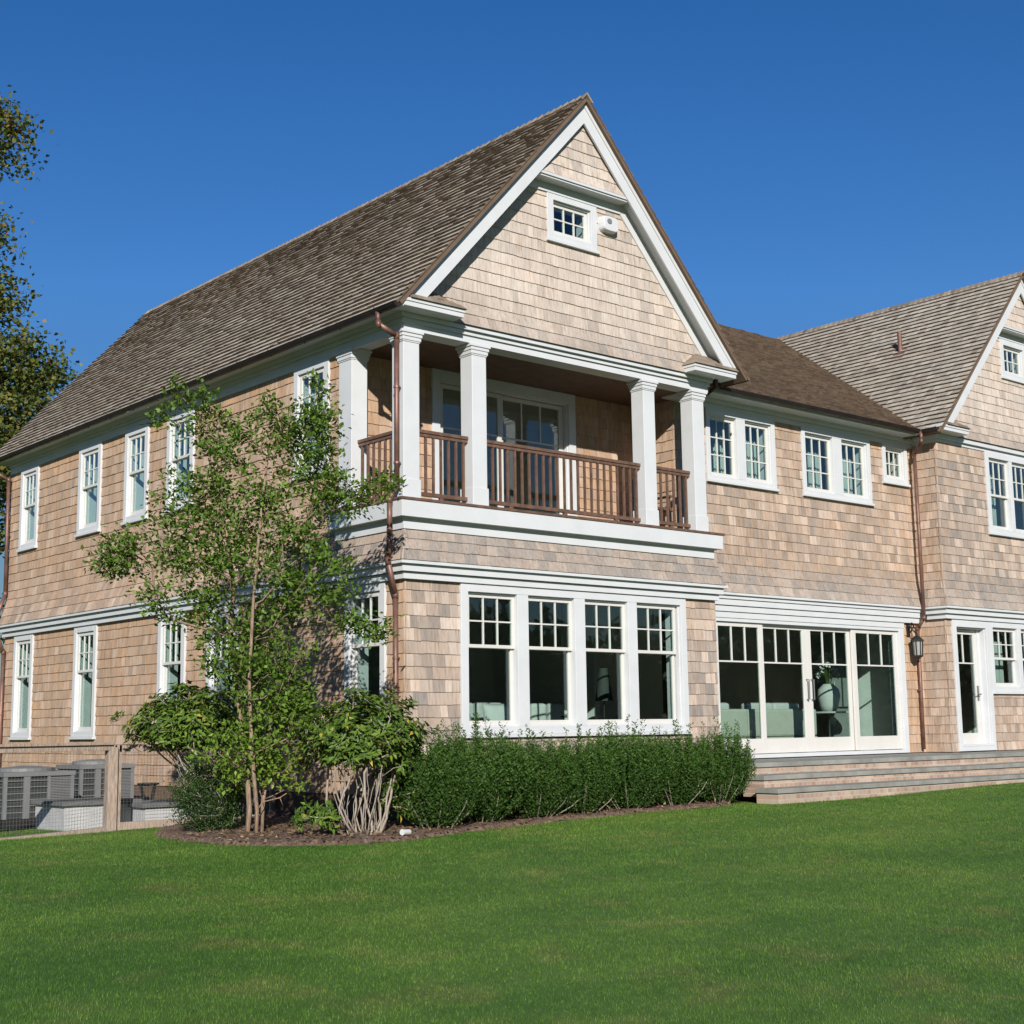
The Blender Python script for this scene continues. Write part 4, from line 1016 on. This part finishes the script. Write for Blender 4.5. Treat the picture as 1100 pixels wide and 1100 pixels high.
# ------------------------------------------------------------------ broad leaved shrubs
def whorls(tips, n, length, width, droop, center=None):
    LP = []; LD = []; UP = []
    for t in tips:
        ax = (t-center) if center is not None else np.array([0, 0, 1.]); ax = ax/np.linalg.norm(ax)*.7 + np.array([0, 0, .6]); ax /= np.linalg.norm(ax)
        a = np.cross(ax, rng.normal(size=3)); a /= np.linalg.norm(a); b = np.cross(ax, a)
        for k in range(n):
            th = 6.283*k/n + rng.uniform(-.3, .3); d = math.cos(th)*a+math.sin(th)*b + ax*rng.uniform(-.15, .75)
            LP.append(t + rng.normal(size=3)*.02); LD.append(d-np.array([0, 0, droop])); UP.append(ax)
    return np.array(LP), np.array(LD), np.array(UP)
def shell(c, rx, ry, rz, n, zmin=-1., inner=.55):
    out = []
    while len(out) < n:
        q = rng.normal(size=3); q /= np.linalg.norm(q)
        if q[2] < zmin: continue
        r_ = rng.uniform(inner, 1.)*(1+.16*math.sin(q[0]*7+1)*math.sin(q[1]*6)+.1*math.sin(q[2]*9))
        out.append(np.array(c)+q*np.array([rx, ry, rz])*r_)
    return out
def rhodo(name, base, c, rx, ry, rz, nt_, label, zmin=-.35, extra=()):
    o = thing(name, (base[0], base[1], G(*base)), label, 'shrub')
    tips = shell(c, rx, ry, rz, nt_, zmin)
    for e in extra: tips += shell(*e)
    z = G(*base)
    trs = []
    for k in range(28):
        a = 6.283*k/28+rng.uniform(-.3, .3); rr = rng.uniform(.25, .6); cc = np.array(c)
        p0 = np.array([base[0]+.17*math.cos(a), base[1]+.17*math.sin(a), z]); p3 = cc+np.array([rx*rr*math.cos(a), ry*rr*math.sin(a), -rz*.35])
        p1 = p0*.65+p3*.35+rng.normal(size=3)*.20; p2 = p0*.3+p3*.7+rng.normal(size=3)*.22
        trs.append([p0*(1-t)**3+3*p1*t*(1-t)**2+3*p2*t*t*(1-t)+p3*t**3+rng.normal(size=3)*.008 for t in np.linspace(0, 1, 9)])
    P, par, rad, ch = grow(trs, tips, .0045, .34, .12, .16, .015)
    skeleton('stems', P, par, rad, ch, M['stem'], o, .004, 5)
    tips = tips + [t_[-1] for t_ in trs]
    LP, LD, UP = whorls(tips, 9, 0, 0, .1, np.array(c))
    n = len(LP); t_ = rng.random(n)*.9; t_[rng.random(n) > .975] = 1.
    leaves('foliage', LP, LD, rng.uniform(.075, .125, n), rng.uniform(.030, .044, n), M['leaf_rhodo'], o, t_, .12, UP, .12)
    return o
rhodo('rhododendron', (-1.42, -1.15), (-1.22, -.85, 1.48), .78, .66, .54, 560, 'leggy rhododendron with bare twisting grey stems beside the corner downpipe', -.5, [((-1.95, -1.05, .62), .22, .2, .22, 22, -.4), ((-.72, -.95, 1.0), .34, .3, .42, 90, -1)])
rhodo('rhododendron', (-1.45, 1.6), (-1.85, 2.05, 1.64), .86, .74, .52, 580, 'rhododendron with a dense high crown beside the fence post', -.35)
def ball(name, base, r_, h, n, label, cat='shrub'):
    x, y = base; z = G(x, y); o = thing(name, (x, y, z), label, cat)
    tips = shell((x, y, z+h*.5), r_, r_, h*.52, n, -1, .6)
    trs = [[np.array([x+.05*math.cos(a), y+.05*math.sin(a), z]), np.array([x+.15*math.cos(a), y+.15*math.sin(a), z+h*.35])] for a in (0, 1.3, 2.6, 3.9, 5.2)]
    P, par, rad, ch = grow(trs, tips[:260], .003, .42, .1, .1, .02); skeleton('stems', P, par, rad, ch, M['stem'], o, .003, 4)
    T = np.array(tips); T = np.repeat(T, 12, 0)+rng.normal(size=(12*len(T), 3))*.035
    leaves('foliage', T, rng.normal(size=T.shape)+(T-np.array([x, y, z+h*.4]))*1.5, rng.uniform(.022, .036, len(T)), rng.uniform(.014, .02, len(T)), M['leaf_box'], o)
ball('boxwood', (-2.2, .92), .44, .86, 900, 'rounded dark boxwood at the foot of the slender tree')
# low leafy perennial under the leggy shrub
# ------------------------------------------------------------------ hedge of upright shrubs
def hedge_shrub(r_, h, ns):
    o = thing('hedge_shrub', (0, 0, 0), '', 'shrub', 'shrubs of the hedge under the front windows')
    LP = []; LD = []; mb = MB(); LT = []
    for k in range(ns):
        a = rng.uniform(0, 6.283); q = math.sqrt(rng.random()); bx_, by_ = .35*r_*q*math.cos(a), .35*r_*q*math.sin(a)
        hh = h*(1-.28*q**3)*(.66+.44*rng.random()**.7)*(1.18 if k % 9 == 0 else 1.); tx, ty = r_*q*math.cos(a)+rng.normal()*.04, r_*q*math.sin(a)+rng.normal()*.04
        pts = [np.array([bx_, by_, 0]), np.array([bx_*.4+tx*.62, by_*.4+ty*.62, hh*.35]), np.array([tx, ty, hh*.68]), np.array([tx*1.02, ty*1.02, hh])]
        if k % 8 == 0: mb.tube(pts[:2]+[pts[1]*.6+pts[2]*.4, pts[1]*.5+pts[2]*.5], [.007, .006, .004, .002], 4, 0, False)
        m_ = int(95*hh/h)+14
        for i in range(m_):
            s_ = (.08+.92*(i/m_)**.9)*3; j = min(2, int(s_)); p = pts[j]+(pts[j+1]-pts[j])*(s_-j)
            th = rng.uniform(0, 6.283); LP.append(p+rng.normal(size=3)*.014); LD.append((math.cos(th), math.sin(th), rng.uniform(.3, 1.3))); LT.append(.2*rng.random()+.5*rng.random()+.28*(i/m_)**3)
    mb.build('stems', M['stem'], o)
    LP = np.array(LP); LT = np.array(LT); LT[rng.random(len(LT)) > .992] = 1
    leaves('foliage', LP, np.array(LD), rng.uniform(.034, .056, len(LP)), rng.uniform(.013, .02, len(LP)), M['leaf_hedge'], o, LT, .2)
    return o
ha, hb_ = hedge_shrub(.60, 1.06, 300), hedge_shrub(.56, 1.0, 280)
def copy_thing(o):
    c = o.copy(); col.objects.link(c)
    for ch_ in o.children:
        d = ch_.copy(); col.objects.link(d); d.parent = c; d.matrix_parent_inverse = ch_.matrix_parent_inverse.copy()
    return c
spots = [(-.32, -1.05, 1.0, 'hedge shrub at the left end of the row, against the leggy rhododendron'), (.52, -.85, 1.06, 'second hedge shrub from the left, below the first front window'), (1.38, -.85, .98, 'third hedge shrub from the left, below the second front window'),
         (2.22, -.82, .93, 'middle hedge shrub of the row, below the mullion of the front windows'), (3.05, -.85, .98, 'third hedge shrub from the right, below the rightmost front window'), (3.92, -.88, 1.02, 'second hedge shrub from the right end of the row'), (4.75, -.92, .90, 'hedge shrub at the right end of the row, against the terrace steps')]
used = set()
for i, (x, y, s_, lb) in enumerate(spots):
    src = (ha, hb_)[i % 2]; o = src if (i % 2) not in used else copy_thing(src); used.add(i % 2)
    o.location = (x, y, G(x, y)+.02); o.rotation_euler = (0, 0, i*1.9); o.scale = (s_*(1.05 if i % 3 else .95), s_, s_*(.935+.05*math.sin(i*2.3))); o['label'] = lb
LXY = np.stack([rng.uniform(-3, 5, 2600), rng.uniform(-2, .6, 2600)], 1); LXY = LXY[inside(LXY[:, 0], LXY[:, 1], BED)]
lt = leaves('leaf_litter', np.stack([LXY[:, 0], LXY[:, 1], gz(LXY[:, 0], LXY[:, 1])+.06], 1), np.concatenate([rng.normal(size=(len(LXY), 2)), .25*rng.normal(size=(len(LXY), 1))], 1), rng.uniform(.03, .08, len(LXY)), rng.uniform(.02, .04, len(LXY)), leaf_mat('dry_leaf', [(0, (.06, .035, .02)), (.6, (.16, .10, .055)), (1, (.32, .24, .14))], .1, .8), None, None, .2, np.array([0, 0, 1.]))
tag(lt, 'dry brown leaves and bark chips scattered over the mulch bed', 'leaf litter', kind='stuff')
# ------------------------------------------------------------------ background maple
MT = np.array([1.4, 21.3, 0.])
ml = thing('maple_tree', MT, 'tall maple with green and rusty autumn leaves behind the house at left', 'tree')
tips = []
cl = [(1.75, 10.9, 1.25, .9), (1.3, 9.4, 1.7, 1.2), (.6, 12.8, 1.2, .8), (.2, 14.3, 1.2, .9), (.35, 17.1, 1.4, 1.2), (-1.5, 11, 2.8, 2.8), (-2, 15, 2.4, 2.4), (.2, 7, 2.4, 1.5), (-1.2, 17.8, 1.8, 1.2), (-.5, 4.5, 2.2, 1.5), (1.2, 8.2, 1.8, 1.0)]
for dx, z, r_, rz in cl:
    for _ in range(int(52*r_)):
        q = rng.normal(size=3); q /= np.linalg.norm(q); q *= rng.uniform(.4, 1.0)
        tips.append(MT + RV*(dx+q[0]*r_) + FV*(q[1]*r_) + np.array([0, 0, z+q[2]*rz]))
P, par, rad, ch = grow([[MT, MT+[.1, 0, 3], MT+[0, .2, 6], MT+[-.2, 0, 10], MT+[-.6, .2, 14], MT+[-1., 0, 17]]], tips, .012, .5, .6, .06, .3)
skeleton('trunk', P, par, rad, ch, M['darkbark'], ml, .01, 6)
T = np.array(tips); T = np.repeat(T, 48, 0)+rng.normal(size=(48*len(T), 3))*np.array([.30, .30, .2])
leaves('crown', T, rng.normal(size=T.shape)-[0, 0, .4], rng.uniform(.09, .15, len(T)), rng.uniform(.09, .14, len(T)), M['leaf_maple'], ml, np.clip(rng.random(len(T))*.8+.02*(T[:, 2]-8), 0, 1), .15, np.array([0, 0, 1.]))
# far tree line around the property, behind the camera too (reflected in the panes)
TP = []
for k in range(230):
    a = rng.uniform(0, 6.283); 
    x, y = 3+62*math.cos(a)*rng.uniform(.95, 1.2), -8+62*math.sin(a)*rng.uniform(.95, 1.2)
    ang = math.degrees(math.atan2(y+14.6, x+10.7))
    if 20 < ang < 85: continue
    h = rng.uniform(6, 10.5)
    q = rng.normal(size=(1500, 3)); q /= np.linalg.norm(q, axis=1, keepdims=True); q *= rng.uniform(.3, 1, (1500, 1))*(1+.18*np.sin(q[:, :1]*6+k)*np.sin(q[:, 2:]*5))
    TP.append(np.array([x, y, h*.52])+q*np.array([3.4, 3.4, h*.5]))
TP = np.concatenate(TP)
tl = leaves('far_tree_line', TP, rng.normal(size=TP.shape), rng.uniform(.5, .9, len(TP)), rng.uniform(.4, .75, len(TP)), M['leaf_far'], None)
tag(tl, 'dark wood of trees around the far edge of the lawn', 'trees', kind='stuff')

# ------------------------------------------------------------------ small things
dr = thing('drain_outlet', (-1.30, -1.75, G(-1.3, -1.75)), 'small white drain outlet lying on the soil at the bed edge', 'drain outlet')
mb = MB(); mb.tube([(-1.36, -1.80, G(-1.3, -1.75)+.085), (-1.25, -1.77, G(-1.3, -1.75)+.08)], .03, 14); mb.build('pipe', M['cushion'], dr)
mb = MB(); mb.tube([(-1.37, -1.803, G(-1.3, -1.75)+.085), (-1.36, -1.80, G(-1.3, -1.75)+.085)], .034, 14); mb.build('rim', M['cushion'], dr)

# ------------------------------------------------------------------ grass blades
n = 900000
s_ = 6.4+ (rng.random(n)**1.0)*25.; lat = rng.uniform(-1, 1, n)*(s_*.385+.7)
fx, fy = fw.x/math.hypot(fw.x, fw.y), fw.y/math.hypot(fw.x, fw.y)
gx = CAM.x+fx*s_+fy*lat; gy = CAM.y+fy*s_-fx*lat
ok = ~inside(gx, gy, BED) & ~((gx > 0) & (gy > 0)) & ~((gx > 5.2) & (gy > -1.58))
gx, gy, s_ = gx[ok], gy[ok], s_[ok]; n = len(gx)
Pz = np.stack([gx, gy, gz(gx, gy)-.004], 1)
th = rng.uniform(0, 6.283, n); tl_ = rng.uniform(.1, .75, n)
Dv = np.stack([np.cos(th)*tl_, np.sin(th)*tl_, np.ones(n)], 1); Dv /= np.linalg.norm(Dv, axis=1, keepdims=True)
Ln = rng.uniform(.014, .030, n)*(1+.12*np.sin(gx*2.1)*np.sin(gy*1.7)); a2 = th+1.57+rng.normal(size=n)*.5
Sd = np.stack([np.cos(a2), np.sin(a2), np.zeros(n)], 1)*(rng.uniform(.0016, .0028, n)*(.45+s_*.075))[:, None]
V = np.stack([Pz-Sd, Pz+Sd, Pz+Dv*Ln[:, None]], 1).reshape(-1, 3)
me = bpy.data.meshes.new('lawn_grass'); me.vertices.add(3*n); me.vertices.foreach_set('co', V.ravel()); me.loops.add(3*n); me.loops.foreach_set('vertex_index', np.arange(3*n, dtype=np.int32))
me.polygons.add(n); me.polygons.foreach_set('loop_start', np.arange(0, 3*n, 3, dtype=np.int32)); me.update(calc_edges=True)
t3 = np.zeros((n, 3), np.float32); t3[:, 0] = rng.random(n); at = me.attributes.new('tint', 'FLOAT_VECTOR', 'FACE'); at.data.foreach_set('vector', t3.ravel())
me.materials.append(M['blade']); gr = bpy.data.objects.new('lawn_grass', me); col.objects.link(gr); tag(gr, 'short mown grass blades covering the lawn', 'grass', kind='stuff')
